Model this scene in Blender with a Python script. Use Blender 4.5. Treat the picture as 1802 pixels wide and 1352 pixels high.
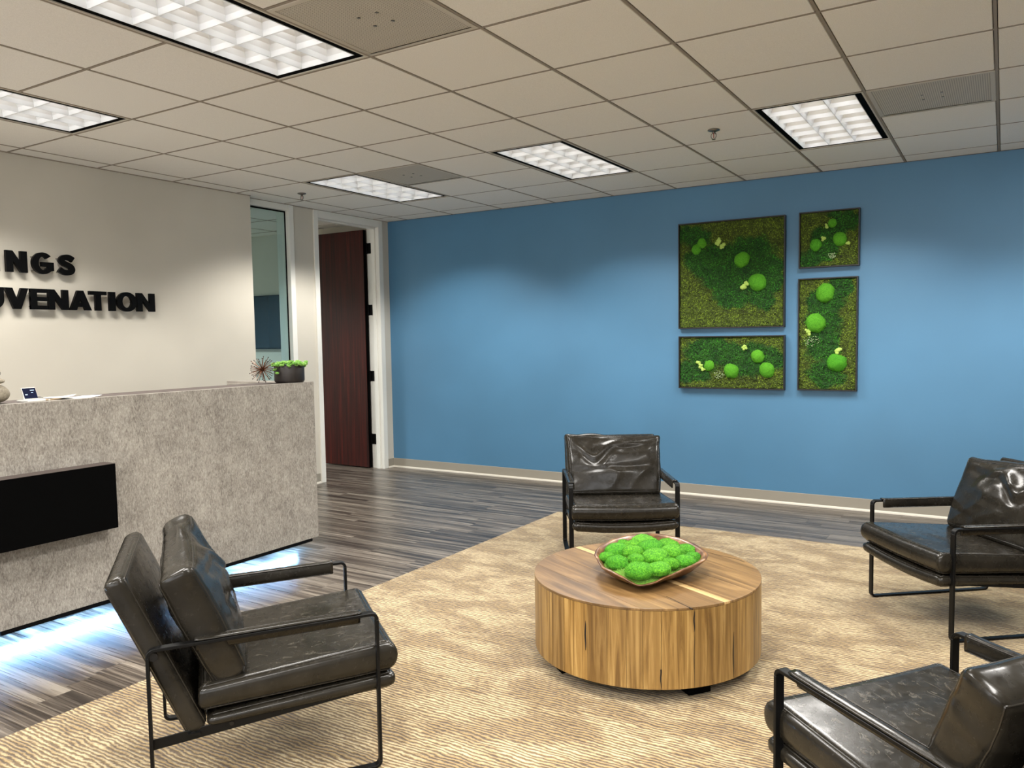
import bpy, bmesh, math, random
import numpy as np
from mathutils import Vector, Matrix, noise as mnoise

# ------------------------------------------------------------------ clear
for o in list(bpy.data.objects):
    bpy.data.objects.remove(o, do_unlink=True)
SC = bpy.context.scene
COL = SC.collection
PI = math.pi

# ------------------------------------------------------------------ camera
CAM_Z = 1.42724
cd = bpy.data.cameras.new('camera')
cam = bpy.data.objects.new('camera', cd)
COL.objects.link(cam)
R_ = Vector((0.8561534, 0.51651242, -0.01470615))
U_ = Vector((-0.02226993, 0.06531801, 0.99761596))
F_ = Vector((-0.51624161, 0.8537848, -0.06742493))
m = Matrix.Identity(4)
for k in range(3):
    m[k][0] = R_[k]; m[k][1] = U_[k]; m[k][2] = -F_[k]
m[0][3] = 0; m[1][3] = 0; m[2][3] = CAM_Z
cam.matrix_world = m
cd.sensor_fit = 'HORIZONTAL'
cd.sensor_width = 36
cd.lens = 27.5748
cd.shift_x = -0.017237
cd.shift_y = 0.0059816
cd.clip_start = 0.05
cd.clip_end = 60
SC.camera = cam

# ------------------------------------------------------------------ world / exposure
w = bpy.data.worlds.new('world')
SC.world = w
w.use_nodes = True
w.node_tree.nodes['Background'].inputs[0].default_value = (0.96, 0.97, 1.0, 1)
w.node_tree.nodes['Background'].inputs[1].default_value = 5.2   # daylight through windows added behind the camera to brighten the ceiling
SC.view_settings.view_transform = 'Standard'
SC.view_settings.look = 'None'
SC.view_settings.gamma = 1
SC.view_settings.use_curve_mapping = False
SC.view_settings.exposure = 0.0
AREA_W = 74.0        # watts of each ceiling fixture's beam
PANEL_E = 10.0        # glow of the lamp chamber seen through the louver
LED_W = 32.0         # cold strip under the reception desk

# ------------------------------------------------------------------ measures
T = 0.6096
X0, Y0 = -1.88879, 2.77892
ZC = 2.71303
XW, YW = -5.82889, 6.67499      # left wall face, back wall face
XR, YF = 4.5, -3.0
ZCELL = ZC + 0.075

# ------------------------------------------------------------------ fixtures' light (lamps proper; housings are built further down)
LIGHT_CELLS = [(i, j) for i in (-5, -2, 1, 4) for j in (-7, -2, 3)]
for (i, j) in LIGHT_CELLS:
    ld = bpy.data.lights.new('louver_beam', 'AREA')
    ld.shape = 'RECTANGLE'; ld.size = 0.50; ld.size_y = 1.10
    ld.energy = AREA_W; ld.color = (1.0, 0.965, 0.91)
    # parabolic louver photometry: bat-wing beam with a sharp cut-off near 60 degrees
    ld.use_nodes = True; lt = ld.node_tree
    em = lt.nodes['Emission']; ge = lt.nodes.new('ShaderNodeNewGeometry'); sx = lt.nodes.new('ShaderNodeSeparateXYZ')
    ab = lt.nodes.new('ShaderNodeMath'); ab.operation = 'ABSOLUTE'
    rp = lt.nodes.new('ShaderNodeValToRGB'); e = rp.color_ramp.elements
    e[0].position = 0.46; e[0].color = (0, 0, 0, 1); e[1].position = 0.56; e[1].color = (1, 1, 1, 1)
    for pz, cv in ((0.75, 0.74), (1.0, 0.58)):
        q = e.new(pz); q.color = (cv, cv, cv, 1)
    lt.links.new(ge.outputs['Incoming'], sx.inputs[0]); lt.links.new(sx.outputs['Z'], ab.inputs[0])
    lt.links.new(ab.outputs[0], rp.inputs[0]); lt.links.new(rp.outputs['Color'], em.inputs['Strength'])
    lo = bpy.data.objects.new('louver_beam', ld); COL.objects.link(lo)
    lo.location = (X0 + (i + .5) * T, Y0 + (j + 1) * T, ZC - 0.004)

# ================================================================== helpers
def tag(o, label=None, cat=None, group=None, kind=None):
    if label: o['label'] = label
    if cat: o['category'] = cat
    if group: o['group'] = group
    if kind: o['kind'] = kind
    return o

def empty(name, loc=(0, 0, 0), rz=0.0):
    o = bpy.data.objects.new(name, None); COL.objects.link(o)
    o.location = loc; o.rotation_euler = (0, 0, rz); o.empty_display_size = 0.1
    return o

def link(name, me, parent=None, loc=None, rot=None):
    o = bpy.data.objects.new(name, me); COL.objects.link(o)
    if parent is not None: o.parent = parent
    if loc is not None: o.location = loc
    if rot is not None: o.rotation_euler = rot
    return o

class MB:
    """collects simple solids and links them as one mesh object"""
    def __init__(s): s.v = []; s.f = []
    def add(s, v, f):
        n = len(s.v); s.v += [tuple(p) for p in v]; s.f += [tuple(i + n for i in q) for q in f]; return s
    def box(s, x0, x1, y0, y1, z0, z1, M=None):
        v = [(x0, y0, z0), (x1, y0, z0), (x1, y1, z0), (x0, y1, z0), (x0, y0, z1), (x1, y0, z1), (x1, y1, z1), (x0, y1, z1)]
        if M is not None: v = [M @ Vector(p) for p in v]
        return s.add(v, [(0, 3, 2, 1), (4, 5, 6, 7), (0, 1, 5, 4), (1, 2, 6, 5), (2, 3, 7, 6), (3, 0, 4, 7)])
    def prism(s, poly, a, b, fn):
        """poly: 2-D outline, fn(u, v, w) -> xyz, extruded from w=a to w=b"""
        n = len(poly)
        v = [fn(p[0], p[1], a) for p in poly] + [fn(p[0], p[1], b) for p in poly]
        f = [tuple(range(n))[::-1], tuple(range(n, 2 * n))] + [(i, (i + 1) % n, n + (i + 1) % n, n + i) for i in range(n)]
        return s.add(v, f)
    def tube(s, pts, r, seg=8, cap=True, r1=None):
        pts = [Vector(p) for p in pts]; n = len(pts)
        rings = []
        prev = None
        for i, p in enumerate(pts):
            t = (pts[min(i + 1, n - 1)] - pts[max(i - 1, 0)]).normalized()
            if prev is None:
                a = t.orthogonal().normalized()
            else:
                a = (prev - t * prev.dot(t)).normalized()
            prev = a; b = t.cross(a)
            rr = r if r1 is None else r + (r1 - r) * i / max(1, n - 1)
            rings.append([p + (a * math.cos(k * 2 * PI / seg) + b * math.sin(k * 2 * PI / seg)) * rr for k in range(seg)])
        v = [q for R in rings for q in R]; f = []
        for i in range(n - 1):
            for k in range(seg):
                f.append((i * seg + k, i * seg + (k + 1) % seg, (i + 1) * seg + (k + 1) % seg, (i + 1) * seg + k))
        if cap:
            f.append(tuple(range(seg))[::-1]); f.append(tuple((n - 1) * seg + k for k in range(seg)))
        return s.add(v, f)
    def lathe(s, prof, c=(0, 0, 0), seg=32):
        """prof: list of (r, z)"""
        v = []; f = []; n = len(prof)
        for k in range(seg):
            a = 2 * PI * k / seg
            for (r, z) in prof: v.append((c[0] + r * math.cos(a), c[1] + r * math.sin(a), c[2] + z))
        for k in range(seg):
            k2 = (k + 1) % seg
            for i in range(n - 1):
                f.append((k * n + i, k2 * n + i, k2 * n + i + 1, k * n + i + 1))
        return s.add(v, f)
    def build(s, name, mat, parent=None, smooth=False, bevel=0.0, seg=2, loc=None):
        me = bpy.data.meshes.new(name)
        me.from_pydata([tuple(p) for p in s.v], [], s.f)
        bm = bmesh.new(); bm.from_mesh(me)
        bmesh.ops.remove_doubles(bm, verts=bm.verts, dist=1e-6)
        bmesh.ops.recalc_face_normals(bm, faces=bm.faces)
        if bevel > 0:
            ed = [e for e in bm.edges if len(e.link_faces) == 2 and e.calc_face_angle(0) > 0.6]
            bmesh.ops.bevel(bm, geom=ed, offset=bevel, segments=seg, affect='EDGES', clamp_overlap=True)
        bm.to_mesh(me); bm.free()
        if mat: me.materials.append(mat)
        if smooth: me.polygons.foreach_set('use_smooth', [True] * len(me.polygons))
        o = link(name, me, parent, loc)
        if bevel > 0 and not smooth:
            me.polygons.foreach_set('use_smooth', [True] * len(me.polygons))
            try: me.set_sharp_from_angle(angle=math.radians(35))
            except Exception: pass
        return o

def box(name, mat, x0, x1, y0, y1, z0, z1, parent=None, bevel=0.0, kind=None):
    o = MB().box(x0, x1, y0, y1, z0, z1).build(name, mat, parent, bevel=bevel)
    if kind: o['kind'] = kind
    return o

# ------------------------------------------------------------------ materials
class NT:
    def __init__(s, name):
        s.m = bpy.data.materials.new(name); s.m.use_nodes = True
        s.t = s.m.node_tree; s.b = s.t.nodes['Principled BSDF']
    def n(s, typ, **kw):
        nd = s.t.nodes.new(typ)
        for k, v in kw.items():
            if k.startswith('i_'):
                key = k[2:]; key = int(key) if key.isdigit() else key.replace('_', ' ')
                if isinstance(v, bpy.types.NodeSocket): s.t.links.new(v, nd.inputs[key])
                else: nd.inputs[key].default_value = v
            else: setattr(nd, k, v)
        return nd
    def coord(s, kind='Object', scale=(1, 1, 1), loc=None, rnd=False):
        tc = s.n('ShaderNodeTexCoord'); out = tc.outputs[kind]
        if rnd:
            oi = s.n('ShaderNodeObjectInfo')
            mul = s.n('ShaderNodeMath', operation='MULTIPLY', i_0=oi.outputs['Random'], i_1=57.0)
            cx = s.n('ShaderNodeCombineXYZ', i_0=mul.outputs[0], i_1=mul.outputs[0], i_2=mul.outputs[0])
            add = s.n('ShaderNodeVectorMath', operation='ADD', i_0=out, i_1=cx.outputs[0]); out = add.outputs[0]
        mp = s.n('ShaderNodeMapping', i_Vector=out); mp.inputs['Scale'].default_value = scale
        if loc: mp.inputs['Location'].default_value = loc
        return mp.outputs[0]
    def noise(s, vec, scale=5, detail=4, rough=0.55, dist=0.0, out='Fac'):
        return s.n('ShaderNodeTexNoise', i_Vector=vec, i_Scale=scale, i_Detail=detail, i_Roughness=rough, i_Distortion=dist).outputs[out]
    def ramp(s, fac, stops, interp='LINEAR'):
        r = s.n('ShaderNodeValToRGB', i_Fac=fac); e = r.color_ramp.elements; r.color_ramp.interpolation = interp
        while len(e) < len(stops): e.new(0.5)
        for k, (p, c) in enumerate(stops):
            e[k].position = p; e[k].color = (c[0], c[1], c[2], 1) if not isinstance(c, (int, float)) else (c, c, c, 1)
        return r.outputs['Color']
    def mix(s, fac, a, b, mode='MIX'):
        mx = s.n('ShaderNodeMix', data_type='RGBA', blend_type=mode)
        for sock, v in ((mx.inputs[0], fac), (mx.inputs[6], a), (mx.inputs[7], b)):
            if isinstance(v, bpy.types.NodeSocket): s.t.links.new(v, sock)
            elif isinstance(v, tuple): sock.default_value = (*v[:3], 1)
            else: sock.default_value = v
        return mx.outputs[2]
    def bump(s, h, strength=0.2, dist=0.01):
        b = s.n('ShaderNodeBump', i_Height=h, i_Strength=strength, i_Distance=dist)
        s.t.links.new(b.outputs[0], s.b.inputs['Normal']); return s
    def set(s, **kw):
        names = dict(color='Base Color', rough='Roughness', metal='Metallic', spec='Specular IOR Level', coat='Coat Weight',
                     coatr='Coat Roughness', trans='Transmission Weight', emis='Emission Color', emiss='Emission Strength', ior='IOR', sheen='Sheen Weight')
        for k, v in kw.items():
            sock = s.b.inputs[names[k]]
            if isinstance(v, bpy.types.NodeSocket): s.t.links.new(v, sock)
            elif isinstance(v, tuple): sock.default_value = (*v, 1)
            else: sock.default_value = v
        return s

def simple(name, color, rough=0.5, metal=0.0, **kw):
    n = NT(name); n.set(color=color, rough=rough, metal=metal, **kw); return n.m

def painted(name, color, rough=0.6, grain=220, st=0.08):
    n = NT(name); v = n.coord()
    a = n.noise(v, grain, 3)
    b = n.noise(v, 1.3, 2)
    dark = tuple(c * 0.94 for c in color); lite = tuple(min(1, c * 1.05) for c in color)
    n.set(color=n.ramp(b, [(0.3, dark), (0.7, lite)]), rough=rough); n.bump(a, st, 0.002); return n.m

M = {}
M['cream'] = painted('cream_wall_paint', (0.62, 0.58, 0.495))
M['blue'] = painted('blue_wall_paint', (0.074, 0.203, 0.345), 0.45)
M['trim'] = simple('white_trim_paint', (0.80, 0.79, 0.73), 0.35)
M['base'] = simple('taupe_rubber_base', (0.30, 0.275, 0.225), 0.45)
M['basefoot'] = simple('lit_base_foot', (0.62, 0.58, 0.50), 0.35)  # paler than the strip: light reflected off the foot, put into its colour
M['black'] = simple('satin_black', (0.002, 0.002, 0.0022), 0.45, spec=0.12)
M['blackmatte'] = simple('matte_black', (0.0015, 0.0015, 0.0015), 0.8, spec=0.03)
M['metal_black'] = simple('black_powder_coat', (0.003, 0.003, 0.003), 0.42, 0.0, spec=0.2)
M['steel'] = simple('brushed_steel', (0.22, 0.205, 0.19), 0.3, 1.0)
M['bronze'] = simple('copper_rod', (0.19, 0.085, 0.048), 0.35, 1.0)
M['dark_tip'] = simple('dark_bead', (0.03, 0.018, 0.014), 0.35, 0.6)

# ceiling tile : fine mineral speckle
n = NT('mineral_ceiling_tile'); v = n.coord(rnd=True)
n.set(color=n.ramp(n.noise(v, 260, 2), [(0.35, (0.83, 0.80, 0.745)), (0.65, (0.91, 0.88, 0.825))]), rough=0.9)
n.bump(n.noise(v, 300, 2), 0.35, 0.002); M['tile'] = n.m
M['tee'] = simple('ceiling_tee_bar', (0.30, 0.25, 0.195), 0.6)
M['plenum'] = simple('plenum_dark', (0.03, 0.027, 0.022), 0.9)

# vent : perforated sheet
n = NT('perforated_metal_sheet'); v = n.coord(scale=(95, 95, 95))
vo = n.n('ShaderNodeTexVoronoi', i_Vector=v, i_Scale=1.0, i_Randomness=0.0)
n.set(color=n.ramp(vo.outputs['Distance'], [(0.26, (0.24, 0.22, 0.185)), (0.40, (0.60, 0.555, 0.475))]), rough=0.55)
M['perf'] = n.m
M['ventframe'] = simple('vent_frame_paint', (0.58, 0.53, 0.45), 0.5)

# fixture
def emitter(name, col, st):
    n = NT(name); n.set(color=col, emis=col, emiss=st); return n.m
M['glow'] = emitter('lamp_chamber_glow', (1.0, 0.98, 0.95), PANEL_E)
M['led'] = emitter('cold_led_tape', (0.45, 0.72, 1.0), 14.0)
M['louver'] = simple('louver_aluminium', (0.80, 0.81, 0.82), 0.35, 0.2)

# floor plank : zebra grain along X
n = NT('zebra_grain_plank')
v = n.coord(scale=(1.0, 42, 1), rnd=True); v2 = n.coord(scale=(0.5, 12, 1), rnd=True); v3 = n.coord(scale=(3, 160, 1), rnd=True)
g1 = n.noise(v, 1.0, 5, 0.6, 0.9); g2 = n.noise(v2, 1.0, 3, 0.5, 0.6); g3 = n.noise(v3, 1.0, 2)
gg = n.mix(0.38, g1, g2); gg = n.mix(0.16, gg, g3)
c = n.ramp(gg, [(0.39, (0.017, 0.012, 0.009)), (0.465, (0.058, 0.045, 0.035)), (0.53, (0.138, 0.114, 0.090)), (0.61, (0.26, 0.225, 0.183))])
oi = n.n('ShaderNodeObjectInfo')
tone = n.ramp(oi.outputs['Random'], [(0.0, 0.82), (1.0, 1.10)])
n.set(color=n.mix(1.0, c, tone, 'MULTIPLY'), rough=n.ramp(g3, [(0.3, 0.26), (0.7, 0.36)]), spec=0.5)
n.bump(gg, 0.06, 0.002); M['plank'] = n.m
M['subfloor'] = simple('dark_joint', (0.02, 0.016, 0.014), 0.8)

# rug : wavy ribs along X, silky patches
n = NT('ribbed_viscose_rug')
tc = n.coord()
wob = n.noise(n.coord(scale=(7.0, 14.0, 1)), 1.0, 5, 0.68)
sep = n.n('ShaderNodeSeparateXYZ', i_0=tc)
ph = n.n('ShaderNodeMath', operation='MULTIPLY_ADD', i_0=wob, i_1=0.050, i_2=sep.outputs[1])
wv = n.n('ShaderNodeMath', operation='MULTIPLY', i_0=ph.outputs[0], i_1=2 * PI / 0.0165)
sn = n.n('ShaderNodeMath', operation='SINE', i_0=wv.outputs[0])
s01 = n.n('ShaderNodeMath', operation='MULTIPLY_ADD', i_0=sn.outputs[0], i_1=0.5, i_2=0.5)
brk = n.noise(n.coord(scale=(14, 60, 1)), 1.0, 4, 0.75)
fine = n.noise(n.coord(scale=(90, 260, 1)), 1.0, 2)
rib = n.n('ShaderNodeMath', operation='MULTIPLY', i_0=s01.outputs[0], i_1=brk)
patch = n.noise(n.coord(scale=(2.4, 4.2, 1)), 1.3, 6, 0.65, 0.5)
cA = n.ramp(rib.outputs[0], [(0.06, (0.065, 0.034, 0.009)), (0.24, (0.175, 0.108, 0.036)), (0.46, (0.34, 0.232, 0.088))])
cB = n.ramp(rib.outputs[0], [(0.06, (0.14, 0.082, 0.026)), (0.24, (0.31, 0.215, 0.092)), (0.46, (0.55, 0.445, 0.255))])
pf = n.ramp(patch, [(0.44, 0.0), (0.57, 1.0)])
cc = n.mix(pf, cA, cB)
cc = n.mix(0.55, cc, n.ramp(fine, [(0.3, 0.62), (0.7, 1.28)]), 'MULTIPLY')
n.set(color=cc, rough=0.75, sheen=0.25)
n.bump(rib.outputs[0], 0.75, 0.006); M['rug'] = n.m

# desk laminate
n = NT('weathered_concrete_laminate')
va = n.coord(scale=(1, 150, 60)); vb = n.coord(scale=(1, 1, 1)); vc = n.coord(scale=(1, 60, 22)); vd = n.coord(scale=(1, 90, 34))
a = n.noise(va, 1.0, 4, 0.7, 0.6); b = n.noise(vb, 6.5, 6, 0.75, 0.3); d = n.noise(vc, 1.0, 5, 0.75, 1.8)
gg = n.mix(0.42, a, b); gg = n.mix(0.42, gg, d)
col = n.ramp(gg, [(0.38, (0.13, 0.110, 0.096)), (0.46, (0.235, 0.212, 0.183)), (0.52, (0.325, 0.298, 0.258)), (0.60, (0.44, 0.41, 0.36))])
cr = n.ramp(n.noise(vd, 1.0, 6, 0.8, 2.5), [(0.40, 0.45), (0.47, 1.0)])
msk = n.ramp(n.noise(vb, 9.0, 4, 0.7), [(0.45, 0.0), (0.62, 0.9)])
n.set(color=n.mix(msk, col, n.mix(1.0, col, cr, 'MULTIPLY')), rough=0.55)
n.bump(a, 0.15, 0.002); M['laminate'] = n.m
M['ledge'] = simple('mauve_brown_ledge', (0.095, 0.074, 0.066), 0.6)

# door veneer
n = NT('mahogany_veneer'); v = n.coord(scale=(26, 26, 1.1)); 
g = n.noise(v, 1.0, 5, 0.6, 0.6)
n.set(color=n.ramp(g, [(0.3, (0.012, 0.0014, 0.0008)), (0.55, (0.045, 0.0036, 0.0018)), (0.75, (0.095, 0.009, 0.004))]), rough=0.40, spec=0.3)
M['door'] = n.m

# leather
def leather(name, crack):
    n = NT(name); v = n.coord()
    big = n.noise(v, 9, 4, 0.6)
    ck = n.n('ShaderNodeTexVoronoi', i_Vector=n.coord(scale=(38, 20, 38)), i_Scale=1.0, feature='DISTANCE_TO_EDGE').outputs[0]
    cm = n.noise(n.coord(scale=(1.0, 0.45, 1.0)), 20, 5, 0.7, 2.2)
    crk = n.ramp(cm, [(0.585, 0.0), (0.615, crack), (0.65, 0.0)])
    base = n.ramp(big, [(0.3, (0.010, 0.0086, 0.0062)), (0.7, (0.022, 0.0188, 0.0138))])
    gn = n.n('ShaderNodeNewGeometry'); gz = n.n('ShaderNodeSeparateXYZ', i_0=gn.outputs['Normal'])
    crk = n.mix(1.0, crk, n.ramp(gz.outputs[2], [(0.6, 0.0), (0.85, 1.0)]), 'MULTIPLY')
    n.set(color=n.mix(crk, base, (0.13, 0.115, 0.09)), rough=n.ramp(n.noise(v, 40, 3), [(0.3, 0.18), (0.75, 0.32)]), spec=0.30, coat=0.10, coatr=0.08)
    n.bump(n.mix(0.25, n.noise(v, 26, 3, 0.5), n.noise(v, 380, 2)), 0.13, 0.003)
    return n.m
M['leather'] = leather('dark_olive_leather', 0.06)
M['leather_seat'] = leather('crackled_seat_leather', 0.6)
M['seam'] = simple('leather_seam', (0.02, 0.017, 0.013), 0.25, spec=0.5)

# woods
def wood(name, c0, c1, c2, sc=(2, 2, 2), rnd=True, rough=0.38, stops=(0.35, 0.52, 0.68)):
    n = NT(name); v = n.coord(scale=sc, rnd=rnd)
    g = n.noise(v, 1.0, 6, 0.62, 1.0)
    col = n.ramp(g, [(stops[0], c0), (stops[1], c1), (stops[2], c2)])
    if rnd:
        oi = n.n('ShaderNodeObjectInfo')
        col = n.mix(1.0, col, n.ramp(oi.outputs['Random'], [(0.0, (0.66, 0.62, 0.58)), (0.5, (1.0, 1.0, 1.0)), (1.0, (1.25, 1.24, 1.2))]), 'MULTIPLY')
    n.set(color=col, rough=rough, coat=0.15, coatr=0.25); n.bump(g, 0.05, 0.002)
    return n.m
M['stave'] = wood('honey_wood_stave', (0.15, 0.078, 0.019), (0.27, 0.153, 0.042), (0.41, 0.258, 0.088), (48, 48, 2.0))
M['top'] = wood('honey_wood_top', (0.10, 0.053, 0.018), (0.185, 0.104, 0.038), (0.28, 0.168, 0.066), (1.7, 17, 2))
M['topstrip'] = wood('pale_sapwood', (0.40, 0.25, 0.10), (0.54, 0.36, 0.155), (0.64, 0.46, 0.23), (1.6, 40, 2), rnd=False)
M['crack'] = simple('wood_check', (0.012, 0.007, 0.004), 0.9)
M['bowl'] = wood('teak_root_bowl', (0.06, 0.024, 0.008), (0.15, 0.066, 0.024), (0.30, 0.165, 0.070), (14, 14, 30), rnd=False, rough=0.3)

# moss
def moss(name, c0, c1, c2, sc=160, use_attr=False, bump=0.6):
    n = NT(name); v = n.coord(rnd=not use_attr)
    g = n.noise(v, sc, 4, 0.7)
    if use_attr:
        at = n.n('ShaderNodeAttribute', attribute_name='tint')
        n.set(color=n.mix(1.0, at.outputs['Color'], n.ramp(g, [(0.3, 0.45), (0.7, 1.6)]), 'MULTIPLY'), rough=0.85)
    else:
        oi = n.n('ShaderNodeObjectInfo')
        col = n.ramp(g, [(0.3, c0), (0.5, c1), (0.72, c2)])
        col = n.mix(1.0, col, n.ramp(oi.outputs['Random'], [(0.0, (0.70, 0.88, 0.6)), (1.0, (1.25, 1.08, 1.2))]), 'MULTIPLY')
        n.set(color=col, rough=0.85)
    n.bump(g, bump, 0.006); return n.m
M['moss_bright'] = moss('bright_pillow_moss', (0.015, 0.105, 0.002), (0.062, 0.30, 0.006), (0.20, 0.52, 0.022), 150)
M['moss_ball'] = moss('wall_moss_ball', (0.03, 0.16, 0.004), (0.075, 0.34, 0.008), (0.16, 0.48, 0.02), 190)
M['moss_bed'] = moss('flat_moss', None, None, None, 230, True)
M['lichen'] = simple('pale_lichen', (0.42, 0.60, 0.12), 0.8)
M['fern'] = simple('pale_fern', (0.32, 0.42, 0.22), 0.8)
M['frame_art'] = simple('dark_art_frame', (0.010, 0.009, 0.008), 0.45)
M['succulent'] = moss('succulent_leaf', (0.10, 0.26, 0.04), (0.20, 0.42, 0.08), (0.38, 0.60, 0.18), 60, bump=0.1)
M['pot'] = painted('dark_bronze_pot', (0.013, 0.009, 0.007), 0.55, 120, 0.2)
M['soil'] = simple('dark_soil', (0.02, 0.014, 0.01), 0.95)
n = NT('river_stone'); v = n.coord(rnd=True)
n.set(color=n.ramp(n.noise(v, 120, 4), [(0.3, (0.19, 0.165, 0.12)), (0.7, (0.34, 0.30, 0.23))]), rough=0.75); n.bump(n.noise(v, 90, 3), 0.15, 0.002)
M['stone'] = n.m
M['paper'] = simple('white_paper', (0.86, 0.86, 0.84), 0.6)
M['whiteplastic'] = simple('white_plastic', (0.78, 0.77, 0.73), 0.35)
M['screen'] = simple('navy_glass_screen', (0.006, 0.010, 0.035), 0.08)
n = NT('device_display_print'); n.set(color=(0.5, 0.6, 0.8), emis=(0.5, 0.62, 0.9), emiss=0.5); M['display_print'] = n.m
M['tvscreen'] = simple('television_glass', (0.002, 0.012, 0.020), 0.15, spec=0.25)
n = NT('green_tinted_glass'); n.set(color=(0.60, 0.80, 0.83), rough=0.0, trans=1.0, ior=1.45); M['glass'] = n.m
M['bolt'] = simple('black_bolt', (0.02, 0.019, 0.018), 0.3, 0.6)

# ================================================================== setting
# walls ---------------------------------------------------------------
WT = 0.15
XI = XW - WT        # inner face of the office side
box('wall_back', M['blue'], XW, XR + .1, YW, YW + .12, 0, ZC + .1, kind='structure')
box('wall_right', M['cream'], XR, XR + .12, YF - .1, YW, 0, ZC + .1, kind='structure')
wf = MB()
ADDED_WIN = [(-5.2, -2.2), (-1.7, 1.3), (1.8, 4.2)]  # unseen window openings, added so daylight lifts the ceiling
wf.box(XW, XR, YF - .12, YF, 0, .85).box(XW, XR, YF - .12, YF, 2.45, ZC + .1)
ed = [XW] + [e for p in ADDED_WIN for e in p] + [XR]
for a, b in zip(ed[::2], ed[1::2]): wf.box(a, b, YF - .12, YF, .85, 2.45)
wf.build('wall_front', M['cream'])['kind'] = 'structure'
for k, (a, b) in enumerate(ADDED_WIN):
    f = MB()
    f.box(a, b, YF - .08, YF - .03, .85, .90).box(a, b, YF - .08, YF - .03, 2.40, 2.45)
    for x in (a, (a + b) / 2 - .025, b - .05): f.box(x, x + .05, YF - .08, YF - .03, .90, 2.40)
    f.build('window_%d' % (k + 2), M['trim'])['kind'] = 'structure'  # frames of the added, unseen windows
WY0, WY1 = 4.35, 5.29       # side light opening
DY0, DY1 = 5.60, 6.535      # door rough opening
WTOP, DTOP = 2.665, 2.66
wl = MB()
wl.box(XI, XW, YF, WY0, 0, ZC + .1)
wl.box(XI, XW, WY1, DY0, 0, ZC + .1)
wl.box(XI, XW, DY1, YW, 0, ZC + .1)
wl.box(XI, XW, WY0, WY1, WTOP, ZC + .1)
wl.box(XI, XW, WY0, WY1, 0, 0.12)
wl.box(XI, XW, DY0, DY1, DTOP, ZC + .1)
wl.build('wall_left', M['cream'], bevel=0)['kind'] = 'structure'
# feature wall carrying the lettering, proud of the left wall
XP = -5.73
box('wall_left_feature', M['cream'], XW, XP, YF, 4.749, 0, ZC + .0, kind='structure')
# office behind the left wall
XO = -9.6; YO = 2.6; YB = 6.637
box('wall_office_back', M['cream'], XO, XI, YB, YB + .1, 0, ZC + .1, kind='structure')
box('wall_office_left', M['cream'], XO - .1, XO, YO, YB, 0, ZC + .1, kind='structure')
box('wall_office_front', M['cream'], XO, XI, YO - .1, YO, 0, ZC + .1, kind='structure')

# baseboards ----------------------------------------------------------
def baseboard(name, along, a0, a1, pos, sgn):
    """cove base: tall taupe strip, reflected light on its foot painted pale; sgn = direction into the room"""
    prof = [(0, 0), (0.016, 0.0), (0.013, 0.008), (0.005, 0.016), (0.004, 0.098), (0.0, 0.10)]
    mb = MB(); ft = MB()
    if along == 'x':
        fn = lambda u, v, w: (w, pos + sgn * u, v)
    else:
        fn = lambda u, v, w: (pos + sgn * u, w, v)
    mb.prism(prof, a0, a1, fn)
    o = mb.build(name, M['base']); o['kind'] = 'structure'
    ft.prism([(0.005, 0.0), (0.020, 0.0), (0.018, 0.009), (0.006, 0.018)], a0, a1, fn)
    ft.build('cove_foot', M['basefoot'], o)
    return o
baseboard('baseboard_back', 'x', XW, XR, YW, -1)
baseboard('baseboard_left', 'y', 6.572, YW, XW, 1)
baseboard('baseboard_left_2', 'y', 5.32, 5.568, XW, 1)
baseboard('baseboard_left_3', 'y', YF, 4.749, XP, 1)
baseboard('baseboard_right', 'y', YF, YW, XR, -1)
baseboard('baseboard_front', 'x', XP, XR, YF, 1)

# ceiling -------------------------------------------------------------
ceil = box('ceiling', M['plenum'], XO, XR, YF, YW, ZC + .10, ZC + .16, kind='structure')
IMAX, JMIN = 6, -5
YTI = Y0 + JMIN * T; XTI = X0 + IMAX * T
# plain ceiling beyond the part in view, with openings left for the fixtures out of view
def holes(cells):
    return [(X0 + i * T, X0 + (i + 1) * T, Y0 + j * T, Y0 + (j + 2) * T) for i, j in cells]
mbc = MB()
xs = sorted({XW, XR, XTI} | {a for h in holes(LIGHT_CELLS) for a in h[:2]})
ys = sorted({YF, YW, YTI} | {a for h in holes(LIGHT_CELLS) for a in h[2:]})
for a0, a1 in zip(xs, xs[1:]):
    for b0, b1 in zip(ys, ys[1:]):
        mx, my = (a0 + a1) / 2, (b0 + b1) / 2
        if mx < XTI and my > YTI: continue
        if any(h[0] < mx < h[1] and h[2] < my < h[3] for h in holes(LIGHT_CELLS)): continue
        if a1 <= XR + 1e-6: mbc.box(a0, a1, b0, b1, ZC, ZC + .02)
mbc.build('ceiling_field', M['tile'], ceil)
light_c = {(i, j + d) for i, j in LIGHT_CELLS for d in (0, 1)}
VENTS = [(-1, -1), (2, 3), (-4, 3)]
g = 0.0095
def tile_mesh(x0, x1, y0, y1):
    me = MB().box(x0 + g, x1 - g, y0 + g, y1 - g, ZC - 0.0005, ZC + 0.018)
    return me
full = None
for i in range(-7, IMAX):
    for j in range(JMIN, 7):
        if (i, j) in light_c or (i, j) in VENTS: continue
        x0, x1, y0, y1 = X0 + i * T, X0 + (i + 1) * T, Y0 + j * T, Y0 + (j + 1) * T
        if x0 < XW or y1 > YW:
            x0 = max(x0, XW - g); y1 = min(y1, YW + g)
            tile_mesh(x0, x1, y0, y1).build('ceiling_tile', M['tile'], ceil, bevel=0.003, seg=1)
        else:
            if full is None:
                full = tile_mesh(0, T, 0, T).build('ceiling_tile', M['tile'], ceil, bevel=0.003, seg=1)
                full.location = (x0, y0, 0)
            else:
                link('ceiling_tile', full.data, ceil, (x0, y0, 0))
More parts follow.
